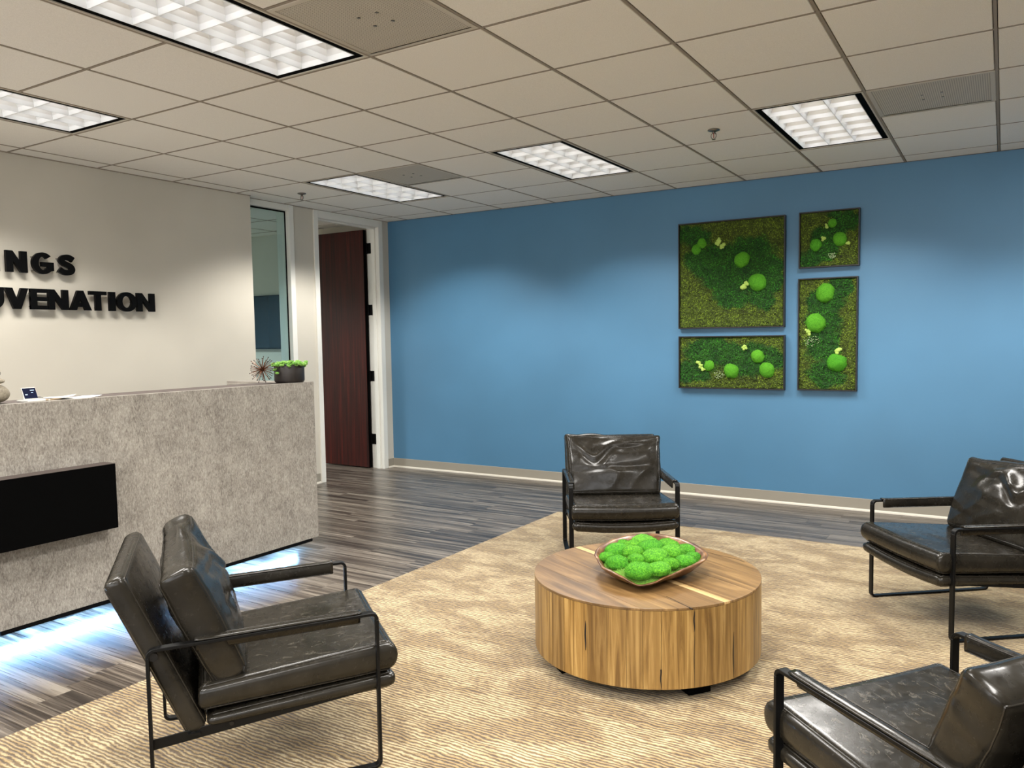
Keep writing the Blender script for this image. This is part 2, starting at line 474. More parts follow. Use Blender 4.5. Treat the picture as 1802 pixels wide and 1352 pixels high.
# office ceiling tiles
for i in range(-13, -6):
    for j in range(0, 7):
        x0, x1, y0, y1 = X0 + i * T, X0 + (i + 1) * T, Y0 + j * T, Y0 + (j + 1) * T
        if (i, j) in ((-11, 1), (-11, 2)): continue
        if x1 > XI + .05: x1 = XI
        if x1 - x0 < 0.1: continue
        y1 = min(y1, YB + g); x0 = max(x0, XO)
        if x1 - x0 > T - .01 and y1 - y0 > T - .01: link('ceiling_tile', full.data, ceil, (x0, y0, 0))
        else: tile_mesh(x0, x1, y0, y1).build('ceiling_tile', M['tile'], ceil, bevel=0.003, seg=1)
hw = 0.0065
for i in range(-6, IMAX + 1):
    box('tee_bar', M['tee'], X0 + i * T - hw, X0 + i * T + hw, YTI, YW, ZC - 0.0015, ZC + .03, ceil)
for j in range(JMIN, 7):
    cuts = [i for (i, jj) in LIGHT_CELLS if jj + 1 == j]
    runs = []; xa = XW
    for i in sorted(cuts):
        runs.append((xa, X0 + i * T)); xa = X0 + (i + 1) * T
    runs.append((xa, XTI))
    for xa, xb in runs:
        if xb > xa: box('tee_bar', M['tee'], xa, min(xb, XTI), Y0 + j * T - hw * .8, Y0 + j * T + hw * .8, ZC - 0.0008, ZC + .03, ceil)
for i in range(-12, -6):
    box('tee_bar', M['tee'], X0 + i * T - hw, X0 + i * T + hw, YO, YB, ZC - 0.0015, ZC + .03, ceil)
for j in range(0, 7):
    box('tee_bar', M['tee'], XO, XI, Y0 + j * T - hw, Y0 + j * T + hw, ZC - 0.001, ZC + .03, ceil)
box('wall_angle', M['ledge'], XW, XTI, YW - .012, YW, ZC - 0.003, ZC + .0, ceil)
box('wall_angle', M['tee'], XP, XP + .012, YTI, 4.749, ZC - 0.006, ZC + .0, ceil)
box('wall_angle', M['tee'], XW, XW + .012, 4.749, YW, ZC - 0.006, ZC + .0, ceil)

# floor ---------------------------------------------------------------
RX0, RX1, RY0, RY1 = -3.07, 0.6, 0.9, 5.495          # rug
floor = box('floor', M['subfloor'], XO, XR, YF, YW, -0.12, -0.004, kind='structure')
PWD = 0.1452
rnd = random.Random(5)
yj = 2.0 - 0.1452 * 40
plank_cache = {}
def plank(x0, x1, y0, y1):
    L = round(x1 - x0, 3); W = round(y1 - y0, 3)
    if (L, W) not in plank_cache:
        o = MB().box(0, L - .0008, 0, W - .0008, -0.004, 0).build('plank', M['plank'], floor, bevel=0.0004, seg=1)
        plank_cache[(L, W)] = o.data
        o.location = (x0, y0, 0)
    else:
        link('plank', plank_cache[(L, W)], floor, (x0, y0, 0))
LENS = (0.914, 1.05, 1.2192, 0.76)
r = 0
y = yj
xl = -6.9
while y < YW - .01:
    y1 = min(y + PWD, YW)
    if y > 0.55:
        x = xl - rnd.random() * .9
        while x < 2.4:
            L = rnd.choice(LENS); x1 = x + L
            a, b = x, x1
            # trim at the office / left wall end (only the doorway continues into the office)
            if y1 < 5.0:
                a = max(a, XP + .0)
            else:
                a = max(a, -7.6)
            hidden = (RY0 + .15 < y and y1 < RY1 - .05 and a > RX0 + .05)
            behind_desk = False
            if b - a > 0.05 and not hidden:
                plank(round(a, 3), round(b, 3), y, y1)
            x = x1
    y += PWD
# boards out of view stay one plain field
MB().box(-7.6, XR, YF, 0.6, -0.004, -0.0002).box(2.6, XR, 0.6, YW, -0.004, -0.0002).box(XO, -7.6, YO, YB, -0.004, -0.0002).build('floor_field', M['plank'], floor)

# door ----------------------------------------------------------------
door = empty('door_1', (XW, (DY0 + DY1) / 2, 0)); door['kind'] = 'structure'
def dpart(name, mat, *b, bevel=0.002):
    x0, x1, y0, y1, z0, z1 = b
    cx, cy = door.location.x, door.location.y
    return box(name, mat, x0 - cx, x1 - cx, y0 - cy, y1 - cy, z0, z1, door, bevel)
JY0, JY1, JT = 5.628, 6.507, 2.635
# casings: room face proud of the wall, with the inner stepped return
dpart('casing', M['trim'], XW - .001, XW + .016, 5.575, JY0 + .004, 0, ZC - .006)
dpart('casing', M['trim'], XW - .001, XW + .016, JY1 - .004, 6.568, 0, ZC - .006)
dpart('casing', M['trim'], XW - .001, XW + .015, JY0 + .004, JY1 - .004, JT, ZC - .006)
dpart('jamb', M['trim'], XI - .01, XW - .001, DY0 + .001, JY0, 0, DTOP - .002)
dpart('jamb', M['trim'], XI - .01, XW - .001, JY1, DY1 - .001, 0, DTOP - .002)
dpart('jamb', M['trim'], XI - .01, XW - .001, JY0, JY1, JT, DTOP - .002)
dpart('door_stop', M['trim'], XW - .085, XW - .035, JY0, JY0 + .014, 0, JT)
dpart('door_stop', M['trim'], XW - .085, XW - .035, JY1 - .016, JY1, 0, JT)
dpart('door_stop', M['trim'], XW - .085, XW - .035, JY0, JY1, JT - .016, JT)
# leaf, standing open at ninety degrees into the office
leaf = dpart('door_leaf', M['door'], XI - .905, XI - .012, 6.452, 6.495, 0.012, 2.618, bevel=0.003)
dpart('door_edge', M['blackmatte'], XI - .012, XI - .0105, 6.453, 6.497, 0.012, 2.618, bevel=0)
# lever handle
hb = MB(); hx = XI - .84 - door.location.x; hy = 6.452 - door.location.y
hb.lathe([(0.0, 0), (0.026, 0), (0.026, 0.008), (0.010, 0.010), (0.010, 0.05), (0, 0.05)], seg=20)
hb.v = [(hx + p[0], hy - p[2], 1.0 + p[1]) for p in hb.v]
hb.tube([(hx, hy - .045, 1.0), (hx + .03, hy - .047, 1.0), (hx + .12, hy - .045, 1.0)], 0.009, 10)
hb.build('lever_handle', M['steel'], door, smooth=True)
for z in (2.42, 1.75, 1.025, 0.325):
    h = MB()
    cx, cy = door.location.x, door.location.y
    h.box(XI - .006 - cx, XI + .048 - cx, JY1 - .006 - cy, JY1 - .0005 - cy, z - .057, z + .057)
    h.tube([(XI - .012 - cx, JY1 - .004 - cy, z - .06), (XI - .012 - cx, JY1 - .004 - cy, z + .06)], 0.009, 10)
    h.build('hinge', M['black'], door)

# side light window -----------------------------------------------------
win = empty('window_1', (XW, (WY0 + WY1) / 2, 0)); win['kind'] = 'structure'
def wpart(name, mat, *b, bevel=0.002):
    x0, x1, y0, y1, z0, z1 = b
    cx, cy = win.location.x, win.location.y
    return box(name, mat, x0 - cx, x1 - cx, y0 - cy, y1 - cy, z0, z1, win, bevel)
wpart('frame_stile', M['trim'], XI - .01, XW + .016, 5.262, 5.318, 0.0, ZC - .006)
wpart('frame_stile', M['trim'], XI - .01, XW - .002, WY0, WY0 + .04, .12, WTOP)
wpart('frame_head', M['trim'], XI - .01, XW + .012, WY0 + .04, 5.262, 2.652, ZC - .006)
wpart('frame_sill', M['trim'], XI - .01, XW + .012, WY0 + .04, 5.262, 0.10, 0.16)
wpart('glazing_bead', M['blackmatte'], XW - .05, XW - .03, WY0 + .04, 5.262, 2.640, 2.652)
wpart('glazing_bead', M['blackmatte'], XW - .048, XW - .032, 5.256, 5.262, 0.16, 2.640, bevel=0)
wpart('pane', M['glass'], XW - .044, XW - .036, WY0 + .042, 5.258, 0.162, 2.640, bevel=0)

# television in the office ---------------------------------------------
tv = empty('television', (-7.98, YB, 1.655))
tag(tv, 'dark flat television on the office wall, seen through the tinted side light', 'television')
MB().box(-.56, .56, -.075, -.035, -.325, .325).build('bezel', M['black'], tv, bevel=.004)
MB().box(-.548, .548, -.077, -.074, -.31, .314).build('screen', M['tvscreen'], tv)
MB().box(-.2, .2, -.035, -.001, -.15, .15).build('wall_bracket', M['black'], tv)
ld = bpy.data.lights.new('office_beam', 'AREA'); ld.shape = 'RECTANGLE'; ld.size = .5; ld.size_y = 1.1
ld.energy = 130; ld.color = (.9, .97, 1); ld.spread = math.radians(150)
lo = bpy.data.objects.new('office_beam', ld); COL.objects.link(lo); lo.location = (X0 - 10.5 * T, Y0 + 2 * T, ZC - .004)

# ================================================================== ceiling fixtures
def make_light(i, j, label):
    t = empty('ceiling_light', (X0 + (i + .5) * T, Y0 + (j + 1) * T, ZC))
    hx, hy = T / 2 - hw - .001, T - hw - .001
    f = MB()
    rim = 0.010
    f.box(-hx, hx, -hy, -hy + rim, -.001, .012); f.box(-hx, hx, hy - rim, hy, -.001, .012)
    f.box(-hx, -hx + rim, -hy + rim, hy - rim, -.001, .012); f.box(hx - rim, hx, -hy + rim, hy - rim, -.001, .012)
    f.build('trim_frame', M['ventframe'], t)
    b = MB(); r0 = rim; r1 = 0.046
    # recessed black reveal round the louver
    for (x0, x1, y0, y1) in ((-hx + r0, hx - r0, -hy + r0, -hy + r1), (-hx + r0, hx - r0, hy - r1, hy - r0),
                             (-hx + r0, -hx + r1, -hy + r1, hy - r1), (hx - r1, hx - r0, -hy + r1, hy - r1)):
        b.box(x0, x1, y0, y1, .004, .075)
    b.build('black_reveal', M['blackmatte'], t)
    ax, ay = hx - r1, hy - r1
    box('housing', M['ventframe'], -hx + .002, hx - .002, -hy + .002, hy - .002, .076, .09, t)
    MB().box(-ax, ax, -ay, ay, .068, .072).build('lamp_panel', M['glow'], t)
    # tapered blades
    for k in range(0, 4):
        x = -ax + 2 * ax * k / 3
        MB().prism([(-.0014, .001), (.0014, .001), (.008, .025), (.022, .048), (.050, .066), (-.050, .066), (-.022, .048), (-.008, .025)], -ay, ay, lambda u, v, w_, x=x: (min(max(x + u, -ax), ax), w_, v)).build('louver_blade', M['louver'], t)
    for k in range(0, 7):
        y = -ay + 2 * ay * k / 6
        MB().prism([(-.0014, .002), (.0014, .002), (.008, .025), (.024, .048), (.058, .066), (-.058, .066), (-.024, .048), (-.008, .025)], -ax, ax, lambda u, v, w_, y=y: (w_, min(max(y + u, -ay), ay), v)).build('louver_blade', M['louver'], t)
    tag(t, label, 'ceiling light', 'recessed louvered ceiling lights')
    return t
LBL = {(-5, -2): 'recessed louver ceiling light cut by the left edge, above the sign wall',
       (-2, -2): 'largest, nearest recessed louver ceiling light, beside the big perforated vent at top left',
       (1, 3): 'recessed louver ceiling light at right, beside the right-hand grey vent panel',
       (-2, 3): 'recessed louver ceiling light in the middle of the ceiling, left of the right sprinkler',
       (-5, 3): 'recessed louver ceiling light just in front of the office door, beside the small far vent'}
first = None
for (i, j) in LIGHT_CELLS:
    if (i, j) in LBL:
        make_light(i, j, LBL[(i, j)])
    else:
        pass

# the fixtures out of view only glow: one simple panel each
for (i, j) in LIGHT_CELLS:
    if (i, j) not in LBL:
        hx, hy = T / 2 - .01, T - .01
        t = empty('ceiling_light', (X0 + (i + .5) * T, Y0 + (j + 1) * T, ZC))
        MB().box(-hx, hx, -hy, hy, .03, .05).build('lamp_panel', M['glow'], t)
        f = MB(); 
        for (a, b_, c_, d_) in ((-hx, hx, -hy, -hy + .03), (-hx, hx, hy - .03, hy), (-hx, -hx + .03, -hy, hy), (hx - .03, hx, -hy, hy)): f.box(a, b_, c_, d_, 0, .03)
        f.build('trim_frame', M['ventframe'], t)
        tag(t, 'recessed ceiling light outside the picture', 'ceiling light', 'recessed louvered ceiling lights out of view')

# vents -----------------------------------------------------------------
VL = ['large perforated grey air vent next to the biggest ceiling light', 'flat grey air vent panel right of the right-hand ceiling light',
      'small far grey air vent panel right of the light near the office door']
for (i, j), lb in zip(VENTS, VL):
    t = empty('ceiling_vent', (X0 + (i + .5) * T, Y0 + (j + .5) * T, ZC)); tag(t, lb, 'air vent', 'perforated ceiling vents')
    h_ = T / 2 - hw - .001
    f = MB(); q = .022
    f.box(-h_, h_, -h_, -h_ + q, -.002, .012); f.box(-h_, h_, h_ - q, h_, -.002, .012)
    f.box(-h_, -h_ + q, -h_ + q, h_ - q, -.002, .012); f.box(h_ - q, h_, -h_ + q, h_ - q, -.002, .012)
    f.build('frame', M['ventframe'], t, bevel=.001, seg=1)
    MB().box(-h_ + q, h_ - q, -h_ + q, h_ - q, .001, .006).build('perforated_face', M['perf'], t)
    d = MB()
    for (a, b_) in ((-.03, -.03), (.03, -.03), (.03, .03), (-.03, .03)): MB().box(a * 1.6 - .006, a * 1.6 + .006, b_ * 1.6 - .006, b_ * 1.6 + .006, -.0012, .001).build('fixing_clip', M['steel'], t)

# sprinklers --------------------------------------------------------------
for (x, y, lb) in ((-1.592, 4.916, 'chrome pendant sprinkler head on the ceiling between the middle and right lights'),
                   (-5.285, 4.939, 'small dark sprinkler head on the ceiling above the side light')):
    t = empty('sprinkler', (x, y, ZC)); tag(t, lb, 'sprinkler', 'ceiling sprinkler heads')
    MB().lathe([(0, 0), (.036, -.001), (.038, -.006), (.022, -.012), (.012, -.014), (0, -.014)], seg=24).build('escutcheon', M['steel'], t, smooth=True)
    MB().tube([(0, 0, -.012), (0, 0, -.024)], .010, 12).build('body', M['steel'], t, smooth=True)
    a = MB()
    for s in (-1, 1):
        a.tube([(s * .008, 0, -.022), (s * .016, 0, -.032), (s * .017, 0, -.044), (s * .010, 0, -.056), (0, 0, -.060)], .0028, 6)
    a.build('yoke', M['steel'], t, smooth=True)
    MB().tube([(0, 0, -.024), (0, 0, -.052)], .0026, 8).build('glass_bulb', simple('red_bulb', (.25, .03, .02), .15), t, smooth=True)
    MB().lathe([(0, -.060), (.011, -.060), (.012, -.063), (0, -.064)], seg=16).build('deflector', M['steel'], t)

# ================================================================== wall lettering
def catmull(P, k=8):
    out = []
    P = [P[0]] + P + [P[-1]]
    for i in range(1, len(P) - 2):
        p0, p1, p2, p3 = [np.array(P[i + d]) for d in (-1, 0, 1, 2)]
        for q in range(k):
            t = q / k
            out.append(tuple(0.5 * ((2 * p1) + (-p0 + p2) * t + (2 * p0 - 5 * p1 + 4 * p2 - p3) * t * t + (-p0 + 3 * p1 - 3 * p2 + p3) * t ** 3)))
    out.append(tuple(P[-2])); return out
def ribbon(P, wd):
    """closed quads along a centre line (list of 4-point polygons)"""
    P = [np.array(p, float) for p in P]; L = []; Rr = []
    for i, p in enumerate(P):
        t = P[min(i + 1, len(P) - 1)] - P[max(i - 1, 0)]; t /= np.linalg.norm(t) + 1e-9
        nn = np.array([-t[1], t[0]]) * wd / 2; L.append(p + nn); Rr.append(p - nn)
    return [L + Rr[::-1]]
def arc(cx, cy, rx, ry, a0, a1, n=28):
    return [(cx + rx * math.cos(math.radians(a0 + (a1 - a0) * k / n)), cy + ry * math.sin(math.radians(a0 + (a1 - a0) * k / n))) for k in range(n + 1)]
def ring(cx, cy, ro, ri, a0, a1, n=28):
    return [arc(cx, cy, ro[0], ro[1], a0, a1, n) + arc(cx, cy, ri[0], ri[1], a1, a0, n)]
def glyph(ch, w):
    s = 0.30
    if ch == 'I': return [[(0, 0), (w, 0), (w, 1), (0, 1)]]
    if ch == 'N': return [[(0, 0), (s, 0), (s, 1), (0, 1)], [(w - s, 0), (w, 0), (w, 1), (w - s, 1)], [(0, 1), (s, 1), (w, 0), (w - s, 0)]]
    if ch == 'V': return [[(0, 1), (s * 1.12, 1), (w / 2 + .16, 0), (w / 2 - .16, 0)], [(w, 1), (w - s * 1.12, 1), (w / 2 - .16, 0), (w / 2 + .16, 0)]]
    if ch == 'A': return [[(0, 0), (s * 1.1, 0), (w / 2 + .15, 1), (w / 2 - .15, 1)], [(w, 0), (w - s * 1.1, 0), (w / 2 - .15, 1), (w / 2 + .15, 1)], [(w * .25, .17), (w * .75, .17), (w * .66, .38), (w * .34, .38)]]
    if ch == 'E': return [[(0, 0), (s, 0), (s, 1), (0, 1)], [(0, 0), (w, 0), (w, .19), (0, .19)], [(0, .41), (w, .41), (w, .60), (0, .60)], [(0, .81), (w, .81), (w, 1), (0, 1)]]
    if ch == 'T': return [[(0, .81), (w, .81), (w, 1), (0, 1)], [(w / 2 - s / 2, 0), (w / 2 + s / 2, 0), (w / 2 + s / 2, .9), (w / 2 - s / 2, .9)]]
    if ch == 'O': return ring(w / 2, .5, (w / 2, .52), (w / 2 - s, .52 - .20), 0, 360, 48)
    if ch == 'U': return [[(0, .4), (s, .4), (s, 1), (0, 1)], [(w - s, .4), (w, .4), (w, 1), (w - s, 1)]] + ring(w / 2, .42, (w / 2, .44), (w / 2 - s, .44 - .23), 180, 360, 24)
    if ch == 'G': return ring(w / 2, .5, (w / 2, .52), (w / 2 - s, .52 - .20), 42, 318, 40) + [[(w * .42, .34), (w, .34), (w, .56), (w * .42, .56)], [(w - s, .10), (w, .16), (w, .5), (w - s, .5)]]
    if ch == 'S':
        P = catmull([(.86 * w, .755), (.70 * w, .845), (.52 * w, .875), (.31 * w, .83), (.215 * w, .71), (.30 * w, .595), (.50 * w, .515), (.70 * w, .43), (.79 * w, .29), (.70 * w, .165), (.48 * w, .120), (.27 * w, .155), (.08 * w, .27)])
        return ribbon(P, .265)
def tri_prism(mb, poly, x0, x1, y0, z0, h):
    """extrude a concave outline: triangulated faces front and back"""
    from mathutils.geometry import tessellate_polygon
    n = len(poly)
    tris = tessellate_polygon([[Vector((p[0], p[1], 0)) for p in poly]])
    v = [(x0, y0 + p[0] * h, z0 + p[1] * h) for p in poly] + [(x1, y0 + p[0] * h, z0 + p[1] * h) for p in poly]
    f = [tuple(t) for t in tris] + [tuple(i + n for i in t)[::-1] for t in tris] + [(i, (i + 1) % n, n + (i + 1) % n, n + i) for i in range(n)]
    mb.add(v, f)
def wall_sign(label, items, z0, h):
    t = empty('wall_lettering', (XP, items[0][1], z0)); tag(t, label, 'sign lettering')
    for ch, ya, yb in items:
        wd = (yb - ya) / h
        o = None
        mb = MB()
        for kk, poly in enumerate(glyph(ch, wd)):
            tri_prism(mb, poly, .036 + .0001 * kk, .060 - .0002 * kk, ya - items[0][1], 0, h)
        o = mb.build('letter', M['black'], t)
        pn = MB()
        yc = (ya + yb) / 2 - items[0][1]
        wdm = (yb - ya)
        pts = {'I': ((0, .2), (0, .8)), 'T': ((0, .15), (0, .9)), 'V': ((0, .12), (-.36, .9), (.36, .9)), 'A': ((-.36, .1), (.36, .1)), 'O': ((-.36, .5), (.36, .5))}.get(ch, ((-.36, .14), (-.36, .8)))
        for (a, b_) in pts:
            pn.tube([(0.0, yc + a * wdm, b_ * h), (.037, yc + a * wdm, b_ * h)], .0035, 6)
        pn.build('standoff_pin', M['steel'], o)
    return t
wall_sign('upper line of raised black capital letters ending INGS on the cream wall',
          [('I', 2.615, 2.661), ('N', 2.701, 2.834), ('G', 2.864, 3.007), ('S', 3.035, 3.160)], 1.912, .143)
wall_sign('lower line of raised black capital letters ending UVENATION on the cream wall',
          [('U', 2.545, 2.676), ('V', 2.682, 2.831), ('E', 2.842, 2.954), ('N', 2.959, 3.096), ('A', 3.104, 3.258), ('T', 3.245, 3.373),
           ('I', 3.392, 3.439), ('O', 3.450, 3.607), ('N', 3.610, 3.756)], 1.667, .1405)

# ================================================================== reception desk
DX = -4.0; DYE = 3.788; DYS = 0.0; DZ0, DZ1 = 0.083, 1.148
desk = empty('reception_desk', (DX, 1.9, 0)); tag(desk, 'long reception desk clad in mottled grey laminate, glowing underneath', 'reception desk')
def dk(name, mat, x0, x1, y0, y1, z0, z1, bevel=.0015):
    return box(name, mat, x0 - DX, x1 - DX, y0 - 1.9, y1 - 1.9, z0, z1, desk, bevel)
dk('front_panel', M['laminate'], DX - .05, DX, DYS, DYE, DZ0, DZ1)
dk('transaction_ledge', M['ledge'], DX - .30, DX - .0505, DYS, DYE - .16, DZ1 - .03, DZ1 - .0015)
dk('inner_panel', M['laminate'], DX - .30, DX - .28, DYS, DYE - .16, .72, DZ1 - .03)
dk('return_wing', M['laminate'], DX - .70, DX - .0505, DYE - .155, DYE, DZ0, DZ1)
dk('worktop', M['laminate'], DX - .95, DX - .05, DYS, DYE - .16, .72, .745)
dk('plinth', M['blackmatte'], DX - .80, DX - .42, DYS + .25, DYE - .35, 0, DZ0)
dk('underside', M['blackmatte'], DX - .85, DX - .0505, DYS + .01, DYE - .16, DZ0 + .0, DZ0 + .02)
# two black channels carrying the cold light tape under the front edge
for (a, b_) in ((0.0 + .02, 1.735), (1.785, 3.732)):
    ch = dk('light_channel', M['black'], DX - .022, DX + .002, a, b_, DZ0 - .021, DZ0 - .0005, bevel=.004)
    s = box('light_tape', M['led'], -.146, -.134, a - 1.9 + .01, b_ - 1.9 - .01, DZ0 - .006, DZ0 - .0005, desk)
    ld = bpy.data.lights.new('light_tape_glow', 'AREA'); ld.shape = 'RECTANGLE'; ld.size = .012; ld.size_y = b_ - a - .04
    ld.energy = LED_W; ld.color = (.27, .55, 1.0); ld.spread = math.radians(180)
    lo = bpy.data.objects.new('light_tape_glow', ld); COL.objects.link(lo)
    lo.location = (DX - .140, (a + b_) / 2, DZ0 - .007)
    lo.rotation_euler = (0, math.radians(-30), 0)

bp = empty('display_panel', (DX, 1.5, .644)); tag(bp, 'plain black rectangular panel mounted on the front of the reception desk', 'panel')
MB().box(.001, .10, -.90, .82, -.167, .166).build('face_panel', M['blackmatte'], bp, bevel=.001, seg=1)
MB().box(.002, .099, -.899, .819, .1662, .1675).build('top_edge', M['ledge'], bp)

# things on the desk ------------------------------------------------------
TOPZ = DZ1 - .0012
# pot with succulents
pot = empty('succulent_pot', (DX - .10, 3.668, DZ1)); tag(pot, 'dark round planter of green succulents at the far end of the desk', 'potted plant')
PR = .098
MB().lathe([(0, 0), (PR - .014, 0), (PR - .004, .005), (PR, .016), (PR, .112), (PR - .002, .115), (PR - .007, .115), (PR - .008, .10), (PR - .008, .02), (0, .018)], seg=40).build('pot', M['pot'], pot, smooth=True)
MB().lathe([(0, .102), (PR - .0085, .102), (PR - .0085, .09), (0, .09)], seg=28).build('soil', M['soil'], pot)
def leaf_mesh(name='leaf'):
    mb = MB()
    prof = [(0, .004), (.35, .010), (.7, .012), (.95, .006), (1.05, .0005)]
    v = []; f = []; sg = 6
    for k, (t, r0) in enumerate(prof):
        for q in range(sg):
            a = 2 * PI * q / sg
            v.append((r0 * math.cos(a), t * .026, r0 * .45 * math.sin(a) + .010 * t * t))
    for k in range(len(prof) - 1):
        for q in range(sg): f.append((k * sg + q, k * sg + (q + 1) % sg, (k + 1) * sg + (q + 1) % sg, (k + 1) * sg + q))
    mb.add(v, f); return mb.v, mb.f
lv, lf = leaf_mesh()
rn = random.Random(11)
ros = []
for k in range(62):
    if k < 46:
        a = rn.random() * 2 * PI; rr = math.sqrt(rn.random()) * .10
    else:
        a = 2 * PI * k / 16; rr = .104
    ros.append((rr * math.cos(a), rr * math.sin(a), .124 + rn.random() * .016 - .016 * (rr / .1) ** 2, rn.uniform(.5, .8)))
ros += [(.0, -.118, .085, .7), (.02, -.122, .062, .6), (.0, .125, .100, .7), (.01, .14, .118, .8), (.0, .15, .128, .6)]
me_r = None
for (x, y_, z, s) in ros:
    if me_r is None:
        mb = MB()
        for ringi, (cnt, tilt, sc) in enumerate(((7, 10, 1.0), (6, 38, .8), (4, 64, .55))):
            for q in range(cnt):
                Mx = Matrix.Rotation(2 * PI * (q + ringi * .5) / cnt, 4, 'Z') @ Matrix.Rotation(math.radians(tilt), 4, 'X') @ Matrix.Scale(sc, 4)
                mb.add([Mx @ Vector(p) for p in lv], lf)
        o = mb.build('succulent_rosette', M['succulent'], pot, smooth=True); me_r = o.data
    else:
        o = link('succulent_rosette', me_r, pot)
    o.location = (x, y_, z); o.scale = (s, s, s); o.rotation_euler = (rn.uniform(-.5, .5), rn.uniform(-.5, .5), rn.random() * 6)

# rod burst
SR = .094
sph = empty('rod_burst_sculpture', (DX - .13, 3.470, DZ1 + SR + .001)); tag(sph, 'copper starburst sculpture of thin rods beside the succulent planter', 'sculpture')
rod_me = None
cnt = 64
for k in range(cnt):
    zz = 1 - 2 * (k + .5) / cnt; ph = k * 2.399963
    d = Vector((math.sqrt(1 - zz * zz) * math.cos(ph), math.sqrt(1 - zz * zz) * math.sin(ph), zz))
    q = d.to_track_quat('Z', 'Y')
    s = rn.uniform(.78, 1.0)
    if rod_me is None:
        o = MB().tube([(0, 0, .004), (0, 0, SR - .004)], .0016, 6).build('rod', M['bronze'], sph); rod_me = o.data
        tp = MB().lathe([(0, SR - .007), (.003, SR - .006), (.0034, SR - .003), (.0025, SR - .0005), (0, SR)], seg=8).build('rod_tip', M['dark_tip'], o, smooth=True); tip_me = tp.data
    else:
        o = link('rod', rod_me, sph); link('rod_tip', tip_me, o)
    o.rotation_mode = 'QUATERNION'; o.rotation_quaternion = q; o.scale = (1, 1, s)
MB().lathe([(0, -.008), (.006, -.005), (.008, 0), (.006, .005), (0, .008)], seg=12).build('core', M['bronze'], sph, smooth=True)

# small white terminal with a tilted navy screen
dev = empty('card_terminal', (DX - .09, 2.035, TOPZ), math.radians(8)); tag(dev, 'small white desk terminal with a tilted navy screen', 'card terminal')
MB().box(-.045, .045, -.058, .058, .0, .010).build('base_tray', M['whiteplastic'], dev, bevel=.003)
Mt = Matrix.Translation((-.010, 0, .010)) @ Matrix.Rotation(math.radians(-22), 4, 'Y')
MB().box(-.004, .004, -.040, .032, 0, .062, Mt).build('tilted_body', M['whiteplastic'], dev, bevel=.0015)
MB().box(.0041, .0052, -.037, .029, .004, .058, Mt).build('screen', M['screen'], dev)
dpm = MB()
for (a, b_, c_, d_) in ((.0, .020, .044, .048), (.002, .012, .032, .035), (-.030, -.018, .022, .027)): dpm.box(.0053, .0056, a, b_, c_, d_, Mt)
dpm.build('screen_text', M['display_print'], dev)

def paper(x, y, z, w_, h_, rz, label, curl=.003):
    mb = MB(); N = 8; v = []; f = []
    for i in range(N + 1):
        for k in range(N + 1):
            a, b_ = i / N - .5, k / N - .5
            v.append((a * w_, b_ * h_, curl * (abs(b_ * 2) ** 3) * (1 + a)))
    nb = len(v); v += [(p[0], p[1], p[2] + .0006) for p in v]
    for i in range(N):
        for k in range(N):
            q = i * (N + 1) + k
            f += [(q, q + 1, q + N + 2, q + N + 1), (nb + q, nb + q + N + 1, nb + q + N + 2, nb + q + 1)]
    bd = [k for k in range(N + 1)] + [i * (N + 1) + N for i in range(1, N + 1)] + [N * (N + 1) + k for k in range(N - 1, -1, -1)] + [i * (N + 1) for i in range(N - 1, 0, -1)]
    for a, b_ in zip(bd, bd[1:] + bd[:1]): f.append((a, b_, nb + b_, nb + a))
    mb.add(v, f); o = mb.build('paper_sheet', M['paper'])
    o.location = (x, y, z); o.rotation_euler = (0, 0, rz)
    return tag(o, label, 'paper', 'papers on the desk ledge')
paper(DX - .135, 2.26, TOPZ, .14, .21, .12, 'loose white sheet lying flat on the desk ledge, right of the pen', .006)
paper(DX - .16, 2.175, TOPZ + .0075, .12, .17, -.25, 'white sheet lapping over the loose sheet, nearer the terminal', .010)
pen = empty('pen', (DX - .07, 2.125, TOPZ + .005), .35); tag(pen, 'slim tan pen resting on the desk ledge beside the papers', 'pen')
MB().tube([(0, -.055, 0), (0, .045, 0)], .0042, 10).build('barrel', simple('tan_pen_barrel', (.45, .33, .2), .4), pen, smooth=True)
MB().tube([(0, .045, 0), (0, .062, 0)], .0040, 10, r1=.0008).build('nib', M['steel'], pen, smooth=True)
MB().tube([(.0, -.054, .005), (.0, -.02, .006)], .0014, 6).build('clip', M['steel'], pen, smooth=True)

# stones
def stone(x, y_, z, a, b_, c_, label, seed):
    bm = bmesh.new(); bmesh.ops.create_icosphere(bm, subdivisions=4, radius=1)
    for v in bm.verts:
        p = v.co
        k = 1 + .07 * mnoise.noise(p * 1.3 + Vector((seed, 0, 0)))
        v.co = Vector((p.x * a * k, p.y * b_ * k, p.z * c_ * k))
    zm = min(v.co.z for v in bm.verts)
    for v in bm.verts: v.co.z -= zm
    me = bpy.data.meshes.new('stone'); bm.to_mesh(me); bm.free(); me.materials.append(M['stone'])
    me.polygons.foreach_set('use_smooth', [True] * len(me.polygons))
    o = link('stone', me); o.location = (x, y_, z)
    tag(o, label, 'stone', 'stones stacked on the desk'); return max(v.co.z for v in me.vertices)
h1 = stone(DX - .12, 1.868, TOPZ, .075, .068, .047, 'largest rounded tan stone at the bottom of the stack on the desk', 3)
h2 = stone(DX - .12, 1.870, TOPZ + h1 - .0015, .05, .052, .0165, 'flat grey stone in the middle of the stack on the desk', 9)
h3 = stone(DX - .12, 1.862, TOPZ + h1 + h2 - .003, .04, .044, .022, 'small oval stone on top of the stack on the desk', 14)

